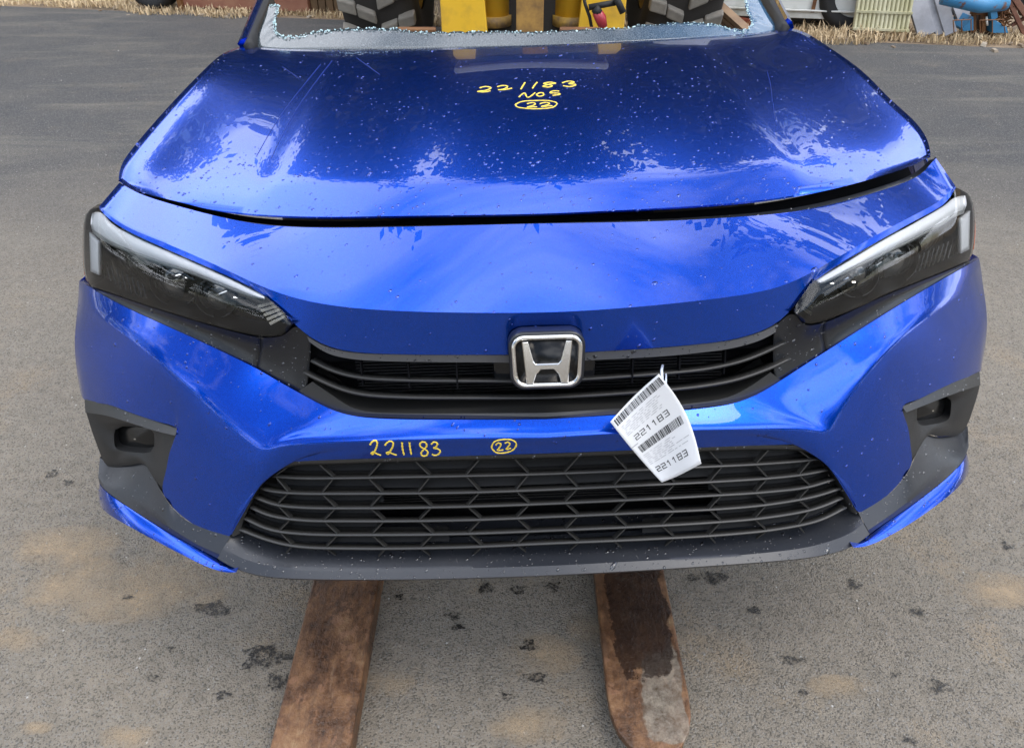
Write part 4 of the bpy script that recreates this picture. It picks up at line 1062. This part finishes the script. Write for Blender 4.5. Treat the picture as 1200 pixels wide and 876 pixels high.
def fork_mat2():
    m=fork_mat().copy(); m.name='wet_steel_fork'; t=m.node_tree; b=t.nodes['Principled BSDF']
    tc=N(t,'ShaderNodeTexCoord'); P=tc.outputs['Object']; sx=N(t,'ShaderNodeSeparateXYZ'); L(t,P,sx.inputs[0])
    old=b.inputs['Base Color'].links[0].from_socket; oldr=b.inputs['Roughness'].links[0].from_socket
    nz=noise_(t,P,9,6,.65)
    # wet dark film in the middle and at the heel; pale bare zone near the tip
    g1=N(t,'ShaderNodeMapRange',i={'From Min':-5.10,'From Max':-4.99}); L(t,sx.outputs[1],g1.inputs[0])
    gx=N(t,'ShaderNodeMapRange',i={'From Min':.235,'From Max':.275}); L(t,sx.outputs[0],gx.inputs[0])
    gx2=N(t,'ShaderNodeMapRange',i={'From Min':.40,'From Max':.335}); gp=N(t,'ShaderNodeMapRange',i={'From Min':.28,'From Max':.31}); L(t,sx.outputs[0],gp.inputs[0]); gq=N(t,'ShaderNodeMapRange',i={'From Min':.398,'From Max':.380}); L(t,sx.outputs[0],gq.inputs[0]); ge=N(t,'ShaderNodeMapRange',i={'From Min':-5.19,'From Max':-5.16}); L(t,sx.outputs[1],ge.inputs[0]); gf=N(t,'ShaderNodeMapRange',i={'From Min':-4.90,'From Max':-5.0}); L(t,sx.outputs[1],gf.inputs[0]); L(t,sx.outputs[0],gx2.inputs[0])
    wet=math_(t,'ADD',math_(t,'MULTIPLY',math_(t,'MULTIPLY',gx.outputs[0],gx2.outputs[0]),g1.outputs[0]),math_(t,'MULTIPLY',math_(t,'SUBTRACT',nz,.5),2.0))
    wet=ramp(t,wet,[(.42,(0,0,0)),(.52,(1,1,1))])
    pale=math_(t,'ADD',math_(t,'MULTIPLY',math_(t,'MULTIPLY',gp.outputs[0],gq.outputs[0]),math_(t,'MULTIPLY',ge.outputs[0],gf.outputs[0])),math_(t,'MULTIPLY',math_(t,'SUBTRACT',nz,.5),1.8))
    pale=ramp(t,pale,[(.60,(0,0,0)),(.74,(1,1,1))])
    sp=noise_(t,P,45,7,.75); pc=ramp(t,sp,[(.38,(.10,.075,.05)),(.50,(.19,.165,.13)),(.62,(.29,.25,.19))]); c=mixc(t,math_(t,'MULTIPLY',pale,.72),old,pc); c=mixc(t,math_(t,'MULTIPLY',wet,.85),c,(.022,.013,.010)); L(t,c,b.inputs['Base Color'])
    rr=mixc(t,wet,oldr,(.14,.14,.14)); L(t,rr,b.inputs['Roughness']); return m
FZ=.06
def fork(xl,xr,ytip,m,taper):
    # outline in world x,y at the top face; root at the heel y=3.2
    heel=3.25; th=.056
    pts=[(xl,heel),(xl,ytip+.13)]+[(xl+(xr-xl)*(.5-.5*math.cos(t))*1.0, ytip+.13-.13*math.sin(t)**.8) for t in np.linspace(.25,math.pi-.25,9)]+[(xr,ytip+.13),(xr,heel)] if taper else [(xl,heel),(xl,ytip),(xr,ytip),(xr,heel)]
    mb=MB(); n=len(pts)
    top=[Vector((x,y,FZ)) for x,y in pts]; bot=[Vector((x,y,FZ-th*(.35 if y<ytip+.3 and taper else 1))) for x,y in pts]
    V=[lp(p) for p in top+bot]
    mb.add(V,[tuple(range(n)),tuple(range(2*n-1,n-1,-1))]+[(i,(i+1)%n,n+(i+1)%n,n+i) for i in range(n)])
    o=mb.build('fork',m,loader,False,bevel=.004)
    sh=MB(); a=lp(((xl+xr)/2,heel+.02,.42)); sh.box(a,(xr-xl,.045,.76)); sh.build('fork_shank',rust,loader,bevel=.004)
    return o
fm=fork_mat(); fork(-.468,-.312,.42,fm,False); fork(.195,.362,.695,fork_mat2(),True)
MB().box(lp((0,3.33,.70)),(1.5,.07,.12)).box(lp((0,3.33,.30)),(1.5,.07,.10)).box(lp((-.7,3.33,.5)),(.07,.07,.5)).box(lp((.7,3.33,.5)),(.07,.07,.5)).build('carriage',rust,loader,bevel=.006)
# wheels (axle along local x)
tyre_m=mtl('muddy_tyre',(.20,.18,.15),.85,bump=(40,.6,.006),var=(7,(.30,.27,.22),.35,.7)); side_m=mtl('tyre_sidewall',(.03,.026,.022),.8,bump=(30,.4,.004))
def wheel(cx,cy,R=.76,wd=.52):
    wh=empty('wheel'); wh.parent=loader; wh.location=lp((cx,cy,R))
    h=wd/2
    MB().lathe([(-h*.86,R*.55),(-h*.98,R*.70),(-h,R*.84),(-h*.9,R*.93),(-h*.6,R*.955),(h*.6,R*.955),(h*.9,R*.93),(h,R*.84),(h*.98,R*.70),(h*.86,R*.55)],(0,0,0),'x',48).build('tyre',side_m,wh,True)
    lug=MB(); n=22
    for k in range(n):
        for s,off in ((-1,0),(1,.5)):
            a0=2*math.pi*(k+off)/n
            P=[]
            # blocky lugs: a shoulder block and a chevron bar
            for (x0,x1,da0,da1,w_) in ((.52*h,.97*h,.02,.07,.115),(.04*h,.50*h,-.075,.0,.105)):
                V=[]
                for (xx,da) in ((x0,da0),(x1,da1)):
                    for rr in (R*.93,R*1.0):
                        ww=w_*(.5 if rr>R*.95 else .62)
                        for sgn in (-1,1):
                            a=a0+da+sgn*ww; V.append((s*xx*(1 if rr<R*.95 else .985),rr*math.sin(a),rr*math.cos(a)))
                lug.add(V,[(0,1,3,2),(4,6,7,5),(0,4,5,1),(2,3,7,6),(0,2,6,4),(1,5,7,3)])
    lug.build('tread_lugs',tyre_m,wh,False,bevel=.012)
    MB().lathe([(-h*.8,R*.56),(-h*.5,R*.5),(-h*.35,R*.2),(-h*.3,.001)],(0,0,0),'x',32).build('rim',yel2,wh,True)
    MB().lathe([(h*.8,R*.56),(h*.5,R*.5),(h*.35,R*.2),(h*.3,.001)],(0,0,0),'x',32).build('rim',yel2,wh,True)
wheel(-.885,6.05); wheel(1.165,6.05)
wheel(-.885,9.0); wheel(1.165,9.0)
MB().tube([lp((-.7,6.05,.76)),lp((1.0,6.05,.76))],.15,16).build('front_axle',side_m,loader,True)
def wp(px,py,y): return lp(wy(px,py,y))
# front frame: side plates, curved cheek plates, lift cylinder, dark gap
x0=wy(517,15,5.1).x; x1=wy(732,15,5.1).x
for (a,b_) in ((x0,x0+.20),(x1-.20,x1)):
    mb=MB(); mb.box(lp(((a+b_)/2,5.6,1.0)),(.03 if False else abs(b_-a)*.22,1.0,1.3)); mb.build('frame_plate',yel,loader,bevel=.01)
for s,a in ((1,x0),(-1,x1)):
    # lift arm: a broad plate tapering downward, with a rounded web
    mb=MB(); pl=[(a,.25),(a+s*.30,.25),(a+s*.26,.80),(a+s*.19,1.10),(a+s*.17,1.6),(a+s*.13,2.3),(a,2.3)]
    V=[lp((x,5.06,z)) for x,z in pl]+[lp((x,5.12,z)) for x,z in pl]; n=len(pl)
    mb.add(V,[tuple(range(n)),tuple(range(2*n-1,n-1,-1))]+[(i,(i+1)%n,n+(i+1)%n,n+i) for i in range(n)]); mb.build('lift_arm',yel,loader,bevel=.008)
    c=a+s*.40
    xa,xb=((559,597) if s>0 else (651,692)); c=(wy(xa,20,5.15).x+wy(xb,20,5.15).x)/2; rd=(wy(xb,20,5.15).x-wy(xa,20,5.15).x)/2
    MB().tube([lp((c,5.30,.44)),lp((c,5.30,1.7))],rd,24).build('lift_cylinder',yel,loader,True)
    MB().tube([lp((c,5.28,.39)),lp((c,5.28,.45))],rd*1.12,24).build('cylinder_flange',yel2,loader,True)
MB().box(lp(((x0+x1)/2-.02,5.05,1.1)),(.17,.06,1.9)).build('centre_beam',mtl('weathered_ochre_beam',(.40,.22,.05),.7,var=(8,(.13,.07,.03),.42,.7),bump=(25,.4,.004)),loader,bevel=.006)
MB().box(lp(((x0+x1)/2,5.30,.9)),(1.0,.05,1.1)).build('frame_web',side_m,loader)
MB().box(lp(((x0+x1)/2,5.40,.72)),(1.05,.3,.10)).build('lower_crossmember',yel2,loader,bevel=.01)
# hydraulic coupler with red cap and hoses
MB().tube([wp(699,13,4.91),wp(704,22,4.90),wp(707,32,4.90)],[.030,.036,.026],12).build('red_coupler',mtl('red_rubber_cap',(.35,.03,.04),.4),loader,True)
hose=MB(); hose.tube([wp(683,-8,4.95),wp(686,6,4.94),wp(691,20,4.94),wp(694,36,4.95)],.010,8); hose.tube([wp(690,9,4.93),wp(706,6,4.92),wp(722,3,4.93)],.018,8); hose.tube([wp(722,-2,4.9),wp(726,6,4.9),wp(730,15,4.9)],.020,10); hose.tube([wp(697,10,4.9),wp(702,16,4.9)],.026,10)
hose.build('hydraulic_hose',M['rubber'],loader,True)
# cab
cabx=(x0+x1)/2; cm=M['badge_black']
mb=MB().box(lp((cabx,7.3,1.35)),(1.35,1.7,.5)); mb.build('cab_base',yel,loader,bevel=.03)
for sx_ in (-.66,.66):
    for yy in (6.55,8.05): MB().box(lp((cabx+sx_,yy,2.35)),(.08,.08,1.6)).build('cab_pillar',cm,loader,bevel=.01)
MB().box(lp((cabx,7.3,3.22)),(1.5,1.75,.16)).build('cab_roof',mtl('white_roof',(.5,.5,.48),.5),loader,bevel=.04)
cg=thin_glass('cab_glass',(.55,.72,.75))
MB().box(lp((cabx,6.55,2.38)),(1.24,.01,1.5)).build('windscreen',cg,loader); MB().box(lp((cabx,8.05,2.38)),(1.24,.01,1.5)).build('rear_window',cg,loader)
for sx_ in (-.66,.66): MB().box(lp((cabx+sx_,7.3,2.38)),(.01,1.42,1.5)).build('side_window',cg,loader)
MB().box(lp((cabx,7.5,2.0)),(.5,.15,.8)).build('seat',M['rubber'],loader,bevel=.04)
MB().box(lp((cabx,8.9,1.5)),(1.3,1.5,.9)).build('engine_hood',yel,loader,bevel=.05)
MB().box(lp((cabx,7.6,.9)),(.9,3.2,.4)).build('chassis',side_m,loader,bevel=.02)
# ------------------------------------------------------------ BACKGROUND YARD
def at(px,py,dist): # ground-frame point on the ray at forward distance
    return wy(px,py,dist)
# dry grass along the verge (uncountable)
gm=mtl('dry_straw_grass',(.68,.53,.33),.8,var=(1.5,(.46,.34,.19),.4,.7))
mb=MB(); r=random.Random(9)
for i in range(26000):
    u=r.uniform(-3.5,19); w_=abs(r.gauss(0,.30))-.03+.10*math.sin(u*2.3)+.05*math.sin(u*7)
    p=v0+vdn*u+vn*w_
    if r.random()<.5 and not(r.random()<.5+.5*noise.noise(p*1.1)): continue
    hh=r.uniform(.015,.06)*(1+(1.6 if 6.3<u<9 else .5)*max(0,.4+noise.noise(p*.9)))
    a=r.uniform(0,6.28); lean=r.uniform(.2,1.4); dx=Vector((math.cos(a),math.sin(a),0)); sd=Vector((-dx.y,dx.x,0))*r.uniform(.003,.007)
    tip=p+dx*hh*lean*.8+Vector((0,0,hh*(1.15-.5*lean*.7))); md=p+dx*hh*lean*.25+Vector((0,0,hh*.62))
    mb.add([p-sd,p+sd,md+sd*.8,md-sd*.8,tip],[(0,1,2,3),(3,2,4)])
o=mb.build('dry_grass',gm); tag(o,kind='stuff')
def yv(px,py=None,back=0.):
    """distance of the verge line under image column px, plus a setback"""
    d=wray(px,20); # horizontal direction
    # intersect ground direction (d.x,d.y) with verge line
    q=Vector((d[0],d[1])); nn2=Vector((vn.x,vn.y)); t=(Vector((v0.x,v0.y)).dot(nn2)+back)/q.dot(nn2); return q.y*t
# rust-red steel skip (left)
def quadbox(name,pxl,pxr,back,z0,z1,depth,m,parent,bevel=.006):
    a=yv(pxl,back=back); b_=yv(pxr,back=back)
    A=wy(pxl,20,a);B=wy(pxr,20,b_); A.z=B.z=0; n_=Vector((-(B-A).y,(B-A).x,0)).normalized()*depth
    mb=MB(); V=[Vector((p.x,p.y,z)) for z in (z0,z1) for p in (A,B,B+n_,A+n_)]
    mb.add(V,[(3,2,1,0),(4,5,6,7),(0,1,5,4),(1,2,6,5),(2,3,7,6),(3,0,4,7)]); return mb.build(name,m,parent,bevel=bevel),A,B,n_
redm=mtl('faded_red_steel',(.22,.08,.05),.7,var=(3,(.34,.17,.10),.35,.7),bump=(20,.3,.004))
SB=.14
skip=empty('steel_skip',label='long faded red rusty steel skip lying low on the dry grass at left',cat='skip')
o,A,B,n_=quadbox('side_panel',214,363,.16,.02,.95,1.6,redm,skip)
quadbox('bottom_rail',213,364,.275,.0,.075,.05,rust,skip); quadbox('end_post',211,216,.12,.0,1.0,.06,rust,skip)
brn=mtl('weathered_brown_board',(.11,.065,.03),.8,var=(5,(.20,.12,.055),.4,.7),bump=(30,.5,.005))
cr_=empty('wooden_crate',label='dark brown weathered wooden crate right of the red skip',cat='crate')
for k in range(5): quadbox('board',366+k*9,374+k*9,.20+.01*(k%2),.0,.8,.03,brn,cr_)
quadbox('crate_back',366,410,.30,.0,.75,.5,brn,cr_)
lit=MB(); rl=random.Random(17)
for i in range(160):
    u_=rl.uniform(-3,18); p=v0+vdn*u_+vn*rl.uniform(-.18,.35); s__=rl.uniform(.01,.045)
    lit.box((p.x,p.y,s__*.3),(s__*2.2,s__,s__*.5),Matrix.Rotation(rl.uniform(0,3),3,'Z')@Matrix.Rotation(rl.uniform(-.4,.4),3,'X'),.2)
tag(lit.build('verge_litter',mtl('bark_litter',(.14,.09,.05),.9,var=(3,(.40,.34,.26),.4,.6))),kind='stuff')
# dark tyre lying by the verge and a tan stone
def tyre_at(px,py,back,R,name,label,stand=True,col=None,rz=0,group=None):
    y=yv(px,back=back); c=wy(px,py,y); 
    t=empty(name,(c.x,c.y,R if stand else .1),rz,label,'tyre',group)
    prof=[(-.09,R*.6),(-.12,R*.8),(-.10,R*.96),(-.04,R),(.04,R),(.10,R*.96),(.12,R*.8),(.09,R*.6)]
    MB().lathe(prof,(0,0,0),'x' if stand else 'z',32).build('tyre_casing',M['rubber'],t,True)
    MB().lathe([(-.07,R*.61),(-.02,R*.5),(-.01,R*.12),(-.01,.001)],(0,0,0),'x' if stand else 'z',24).build('wheel_rim',mtl('dull_steel',(.10,.09,.08),.6,.5),t,True)
    return t
tyre_at(186,6,.16,.24,'old_tyre','black old tyre half sunk in the dry grass left of the red skip',True,rz=R_(80))
def rock(px,py,s,label,col=(.42,.31,.20)):
    bm=bmesh.new(); bmesh.ops.create_icosphere(bm,subdivisions=3,radius=1)
    for v_ in bm.verts: v_.co*=1+.25*noise.noise(v_.co*1.7+Vector((px,0,0))); v_.co.z*=.55
    me=bpy.data.meshes.new('stone'); bm.to_mesh(me); bm.free(); me.polygons.foreach_set('use_smooth',[True]*len(me.polygons))
    o=bpy.data.objects.new('stone',me); COL.objects.link(o); me.materials.append(mtl('tan_stone',col,.85,bump=(12,.5,.01))); c=wz(px,py); o.location=(c.x,c.y,s*.25); o.scale=(s,s,s); return tag(o,label,'stone')
rock(176,10,.085,'pale tan rounded stone on the verge beside the old black tyre')
# white trailer (right)
whm=mtl('dirty_white_panel',(.62,.62,.58),.55,var=(4,(.36,.37,.30),.5,.74),bump=(8,.2,.004)); drk=M['metal_dark']
tr_=empty('box_trailer',label='dirty white box trailer with dents and rust behind the right side of the hood',cat='trailer')
TB=.30
for k,(z0_,z1_) in enumerate(((.10,.165),(.168,.50),(.505,.95),(.955,1.4),(1.405,2.0))):
    quadbox('wall_panel',768,1012,TB+.012*(k%2),z0_,z1_,.05,whm,tr_,.004)
quadbox('trailer_body',770,1010,TB+.06,.12,2.1,2.2,whm,tr_,.01)
quadbox('underframe',790,1000,TB+.10,.05,.12,1.2,drk,tr_)
for px in (838,905,951): quadbox('rust_patch',px-2.2,px+2.2,TB-.012,.15,.25,.008,rust,tr_,.001)
quadbox('rub_rail',770,1011,TB-.03,.160,.172,.03,whm,tr_,.003)
for px in (996,):
    c=wy(px,20,yv(px,back=TB+.07)); w_=empty('wheel'); w_.parent=tr_; w_.location=(c.x,c.y,.30); w_.scale=(.88,.88,.88); w_.rotation_euler=(0,0,math.atan2(vdn.y,vdn.x)+R_(90))
    MB().lathe([(-.09,.20),(-.12,.27),(-.10,.33),(-.04,.345),(.04,.345),(.10,.33),(.12,.27),(.09,.20)],(0,0,0),'x',32).build('tyre',M['rubber'],w_,True)
    MB().lathe([(-.07,.205),(-.03,.18),(-.02,.05),(-.02,.001)],(0,0,0),'x',24).lathe([(.07,.205),(.03,.18),(.02,.05),(.02,.001)],(0,0,0),'x',24).build('rim',drk,w_,True)
# corrugated panel leaning, slats built one by one
cor=mtl('algae_stained_cream_panel',(.56,.53,.36),.6,var=(3,(.36,.33,.15),.4,.7))
pn=empty('ribbed_panel',label='cream ribbed panel stained yellow standing on the grass right of the trailer wheel',cat='panel')
base=.12
for k in range(13):
    a=1003+k*5.15
    lean=0
    y=yv(a,back=base); A=wy(a,20,y);B=wy(a+4.5,20,yv(a+4.5,back=base)); 
    mb=MB(); A.z=B.z=0; d=(B-A).normalized(); n_=Vector((-d.y,d.x,0))
    V=[A+Vector((0,0,.06)),A+d*((B-A).length*.3)-n_*.012+Vector((0,0,.06)),A+d*((B-A).length*.7)-n_*.012+Vector((0,0,.06)),B+Vector((0,0,.06))]
    V2=[v_+n_*.28+Vector((-.05,0,1.05)) for v_ in V]; V3=[v_+n_*.03 for v_ in V]; V4=[v_+n_*.03 for v_ in V2]
    mb.add(V+V2+V3+V4,[(0,1,5,4),(1,2,6,5),(2,3,7,6),(8,12,13,9),(9,13,14,10),(10,14,15,11),(0,4,12,8),(3,11,15,7),(4,5,13,12),(5,6,14,13),(6,7,15,14)])
    mb.build('rib',cor,pn)
A0=wy(1003,20,yv(1003,back=base));B0_=wy(1070,20,yv(1070,back=base)); A0.z=B0_.z=0; n_=Vector((-vdn.y,vdn.x,0))
for zz_,t in ((.075,.01),(.20,.1),(.36,.25),(.42,.30),(.48,.36),(.60,.5),(.75,.66)):
    o_=n_*(.28*(zz_-.06)/1.05-.018)+Vector((-.05*(zz_-.06)/1.05,0,zz_)); MB().bar(A0+o_,B0_+o_,.012,.018).build('cross_rib',cor,pn)
# leaning grey boards
gw=mtl('weathered_grey_wood',(.34,.34,.36),.75,var=(6,(.22,.22,.23),.4,.7),bump=(30,.4,.004))
bl_=[((1086,42),(1072,-6),16,'narrow grey-white board leaning just right of the cream ribbed panel',.17),((1104,40),(1090,-6),12,'left one of two close grey boards leaning near the blue machine frame',.19),((1114,40),(1100,-6),11,'right one of two close grey boards leaning near the blue machine frame',.17),((1135,26),(1122,-8),17,'wide pale grey board leaning behind the blue machine frame',.34)]
for (b0,b1,wpx,lab,bk) in bl_:
    y=yv(b0[0],back=bk); a=wy(*b0,y); a.z=max(a.z,.0); b_=wy(*b1,y+.15); wd=wpx*Vector(a-Vector(WC)).length/F
    o=MB().bar(a,b_+(b_-a)*.4,wd,.03,(0,-1,.2)).build('plank',gw,None,bevel=.003); tag(o,lab,'board','grey boards leaning by the blue machine')
y=yv(1090,back=.36); o=MB().bar(wy(1066,14,y),wy(1135,10,y+.05),.09,.04,(0,-1,0)).build('plank',gw,None,bevel=.003); tag(o,'grey horizontal board lying behind the leaning grey boards','board','grey boards leaning by the blue machine')
# blue machine frame
blm=mtl('chipped_blue_paint',(.04,.20,.38),.5,var=(9,(.14,.07,.05),.60,.66),bump=(30,.3,.003))
mc=empty('machine_frame',label='chipped blue steel machine frame with a sloping tube, at the right edge',cat='machine')
y=yv(1145,back=.20)
MB().tube([wy(1105,-3,y),wy(1150,7,y-.05),wy(1178,4,y)],.055,16).build('sloping_tube',blm,mc,True)
MB().bar(wy(1160,-6,y),wy(1164,22,y),.05,.05,(0,-1,0)).build('upright',blm,mc,bevel=.004)
for P4 in ([(1128,34),(1141,20),(1141,36),(1129,37)],[(1163,22),(1180,32),(1182,39),(1163,39)]):
    mb=MB(); a=[wy(px,py,y) for px,py in P4]; b2_=[p+Vector((0,.25,0)) for p in a]; mb.add(a+b2_,[(0,1,2,3),(7,6,5,4),(0,4,5,1),(1,5,6,2),(2,6,7,3),(3,7,4,0)]); mb.build('foot_plate',blm,mc,bevel=.004)
for px in (1141,1152,1162): MB().bar(wy(px,12,y+.06),wy(px,38,y+.06),.03,.03,(0,-1,0)).build('rusty_post',rust,mc,bevel=.003)
MB().bar(wy(1138,14,y+.05),wy(1166,14,y+.05),.03,.04).build('rusty_rail',rust,mc,bevel=.003)
MB().box(wy(1152,26,y+.14),(.16,.1,.2)).build('rusty_box',mtl('dark_rust',(.06,.035,.02),.8),mc,bevel=.01)
MB().tube([wy(1156,20,y-.02),wy(1157,30,y-.02)],.008,8).build('white_pin',whm,mc,True)
# wire basket
wb=MB(); y2=yv(1135,back=.08)
for a,b_ in (((1117,24),(1138,23)),((1117,24),(1118,38)),((1138,23),(1138,38)),((1148,24),(1149,39)),((1148,24),(1176,23)),((1176,23),(1178,40)),((1163,24),(1163,40)),((1127,24),(1127,38))): wb.tube([wy(*a,y2),wy(*b_,y2)],.004,6)
tag(wb.build('wire_guard',rust),'thin rusty bent wire guard standing in front of the blue machine frame','wire guard')
# rusty scrap pile (right edge)
rust2=mtl('red_brown_rust',(.16,.06,.035),.75,var=(8,(.26,.13,.08),.4,.7),bump=(30,.5,.006)); r=random.Random(5)
labs=[((1178,-8),(1200,40),.05,'rust brown bar sloping down to the lower right behind the blue machine'),((1186,-5),(1214,35),.07,'thick rust red channel leaning at the far right edge of the scrap'),((1170,6),(1210,14),.04,'horizontal rusty bar across the scrap at the right edge'),((1185,30),(1225,8),.04,'rusty bar rising to the right at the right edge of the scrap')]
for a,b_,wd,lab in labs:
    y=yv(a[0],back=.32); o=MB().bar(wy(*a,y),wy(*b_,y-.05),wd,wd*.6).build('steel_bar',rust2,None,bevel=.003); tag(o,lab,'scrap metal','rusty scrap metal at right')
mb=MB(); y=yv(1196,back=.5)
for k in range(9):
    o_=wy(1186+k*4,-20,y); p_=wy(1196+k*4,16,y-.02); mb.bar(o_,p_,.02,.03,(0,-1,0))
mb.bar(wy(1186,-18,y),wy(1222,-18,y),.03,.03); mb.bar(wy(1196,16,y),wy(1232,16,y),.03,.03); tag(mb.build('slatted_grate',M['rubber']),'dark slatted grate behind the rusty scrap at the upper right corner','grate')
# rusty tangle
mb=MB()
for i in range(70):
    c=wy(1168+r.uniform(-4,14),r.uniform(2,34),yv(1170,back=.26)+r.uniform(0,.2)); d=Vector((r.uniform(-1,1),r.uniform(-1,1),r.uniform(-1,1))).normalized()*r.uniform(.03,.09); mb.bar(c-d,c+d,.012,.008)
tag(mb.build('rusted_tangle',rust),kind='stuff')
# boards and red bits seen through the windshield opening
bd=mtl('tan_weathered_board',(.30,.20,.12),.75,var=(7,(.18,.12,.08),.4,.7),bump=(30,.4,.004))
pile=[((842,6),(872,33),8,'topmost tan board of the sloping board pile seen through the broken windshield'),((838,10),(866,36),8,'second tan board from the top in the sloping pile seen through the broken windshield'),((833,14),(860,38),9,'tan board lowest in the sloping pile seen through the broken windshield'),((838,2),(850,-8),7,'short tan board end above the sloping board pile')]
for i,(a,b_,wpx,lab) in enumerate(pile):
    y=6.7+.06*i; p=wy(*a,y);q=wy(*b_,y-.25); d=(q-p)
    o=MB().bar(p-d*.5,q+d*.25,wpx*8.4/F*.9,.04,(0,-.6,1)).build('plank',bd,None,bevel=.003); tag(o,lab,'board','tan boards beside the loader')
rdm=mtl('rusty_red_steel',(.30,.07,.035),.6,var=(6,(.17,.06,.03),.4,.7))
for a,b_,lab in (((858,20),(884,27),'upper rusty red bar behind the tan boards seen through the broken windshield'),((862,27),(882,32),'lower rusty red bar behind the tan boards seen through the broken windshield')):
    o=MB().bar(wy(*a,7.05),wy(*b_,6.95),.05,.04).build('steel_bar',rdm,None,bevel=.003); tag(o,lab,'scrap metal')
# ------------------------------------------------------------ TREES beyond the yard (mirrored in the hood)
bark=mtl('grey_bark',(.09,.075,.06),.9,bump=(10,.6,.02)); leaf1=mtl('autumn_green_leaves',(.07,.085,.03),.7,var=(.6,(.11,.09,.03),.4,.65)); leaf2=mtl('dark_pine_needles',(.03,.05,.025),.7,var=(.8,(.05,.07,.03),.4,.65))
def tree_mesh(seed,pine):
    r=random.Random(seed); mb=MB(); lf=MB(); H=17 if pine else 14
    tips=[]
    mb.tube([(0,0,0),(.1,.05,H*.3),(-.05,.1,H*.6),(0,0,H*(.97 if pine else .7))],[.26,.2,.13,.03],8)
    n=60 if pine else 44
    for i in range(n):
        if pine: z=H*(.12+.86*i/n); ln=(1-i/n)**.8*4.0+.4; el=r.uniform(-.1,.25)
        else: z=H*r.uniform(.22,.68); ln=r.uniform(2.2,5.0); el=r.uniform(.2,1.1)
        a=r.uniform(0,6.28); d=Vector((math.cos(a)*math.cos(el),math.sin(a)*math.cos(el),math.sin(el)))
        p=Vector((0,0,z)); m_=p+d*ln*.5+Vector((0,0,.1)); e=p+d*ln+Vector((0,0,-.15*ln if pine else .2*ln))
        mb.tube([p,m_,e],[.05,.03,.01],5,False)
        for t in (.35,.55,.75,.9,1.0): tips.append((p.lerp(e,t),ln))
        if not pine:
            for _ in range(4):
                q=m_.lerp(e,r.random()); dd=Vector((r.uniform(-1,1),r.uniform(-1,1),r.uniform(-.2,1))).normalized()*r.uniform(.6,1.6); mb.tube([q,q+dd],[.015,.006],4,False); tips.append((q+dd,2)); tips.append((q+dd*.6,2))
    for p,ln in tips:
        k=60 if pine else 54
        for _ in range(k):
            c=p+Vector((r.gauss(0,.30),r.gauss(0,.30),r.gauss(0,.22 if pine else .28))); s=r.uniform(.08,.22)
            a=Vector((r.uniform(-1,1),r.uniform(-1,1),r.uniform(-1,1))).normalized(); b_=a.orthogonal().normalized()
            lf.add([c-a*s,c+b_*s*.5,c+a*s,c-b_*s*.5],[(0,1,2,3)])
    return mb,lf
protos=[]
for sd_,pn_ in ((1,True),(2,False),(3,False),(8,True)):
    mb,lf=tree_mesh(sd_,pn_); protos.append((mb,lf,pn_))
pl=[]
rt=random.Random(21)
x=-24.; k=0
while x<25: pl.append((round(x,2),15.5+rt.uniform(-1.2,1.8),rt.uniform(.92,1.12),(0,1,3,2,1)[k%5])); x+=rt.uniform(1.5,2.3); k+=1
for x in (-18,-10.5,-2,5.5,13,20): pl.append((x,22.,1.42,(2,0,1)[k%3])); k+=1
for x,y in ((-26,-14),(-19,-20),(-12,-17),(-5,-21),(2,-18),(9,-21),(16,-17),(23,-20),(-27,-4),(-28,5),(28,-6),(29,4),(26,-13)): pl.append((x+.1*k,y,rt.uniform(.9,1.2),k%4)); k+=1
done={}
for i,(x,y,s,k) in enumerate(pl):
    mb,lf,pn_=protos[k]
    ORD=['leftmost']+['number %d'%q for q in range(2,60)]
    same=sorted([q[0] for q in pl if protos[q[3]][2]==pn_]); rk=ORD[same.index(x)]
    t=empty('pine_tree' if pn_ else 'broadleaf_tree',(x,y,0),i*1.7,('tall dark pine' if pn_ else 'broad leafy tree')+(' beyond the loader' if y>0 else ' at the yard edge')+', mirrored in the blue paint','tree','trees beyond the yard'); t.scale=(s,s,s*((.85-.33*min(1,abs(x)/10))*(1 if pn_ else 1.16) if y>0 else .55))
    if k not in done:
        a=mb.build('trunk',bark,t,True); b_=lf.build('crown',leaf2 if pn_ else leaf1,t,False); b_['kind']='stuff'; done[k]=(a,b_)
    else:
        for src in done[k]:
            c=src.copy(); COL.objects.link(c); c.parent=t
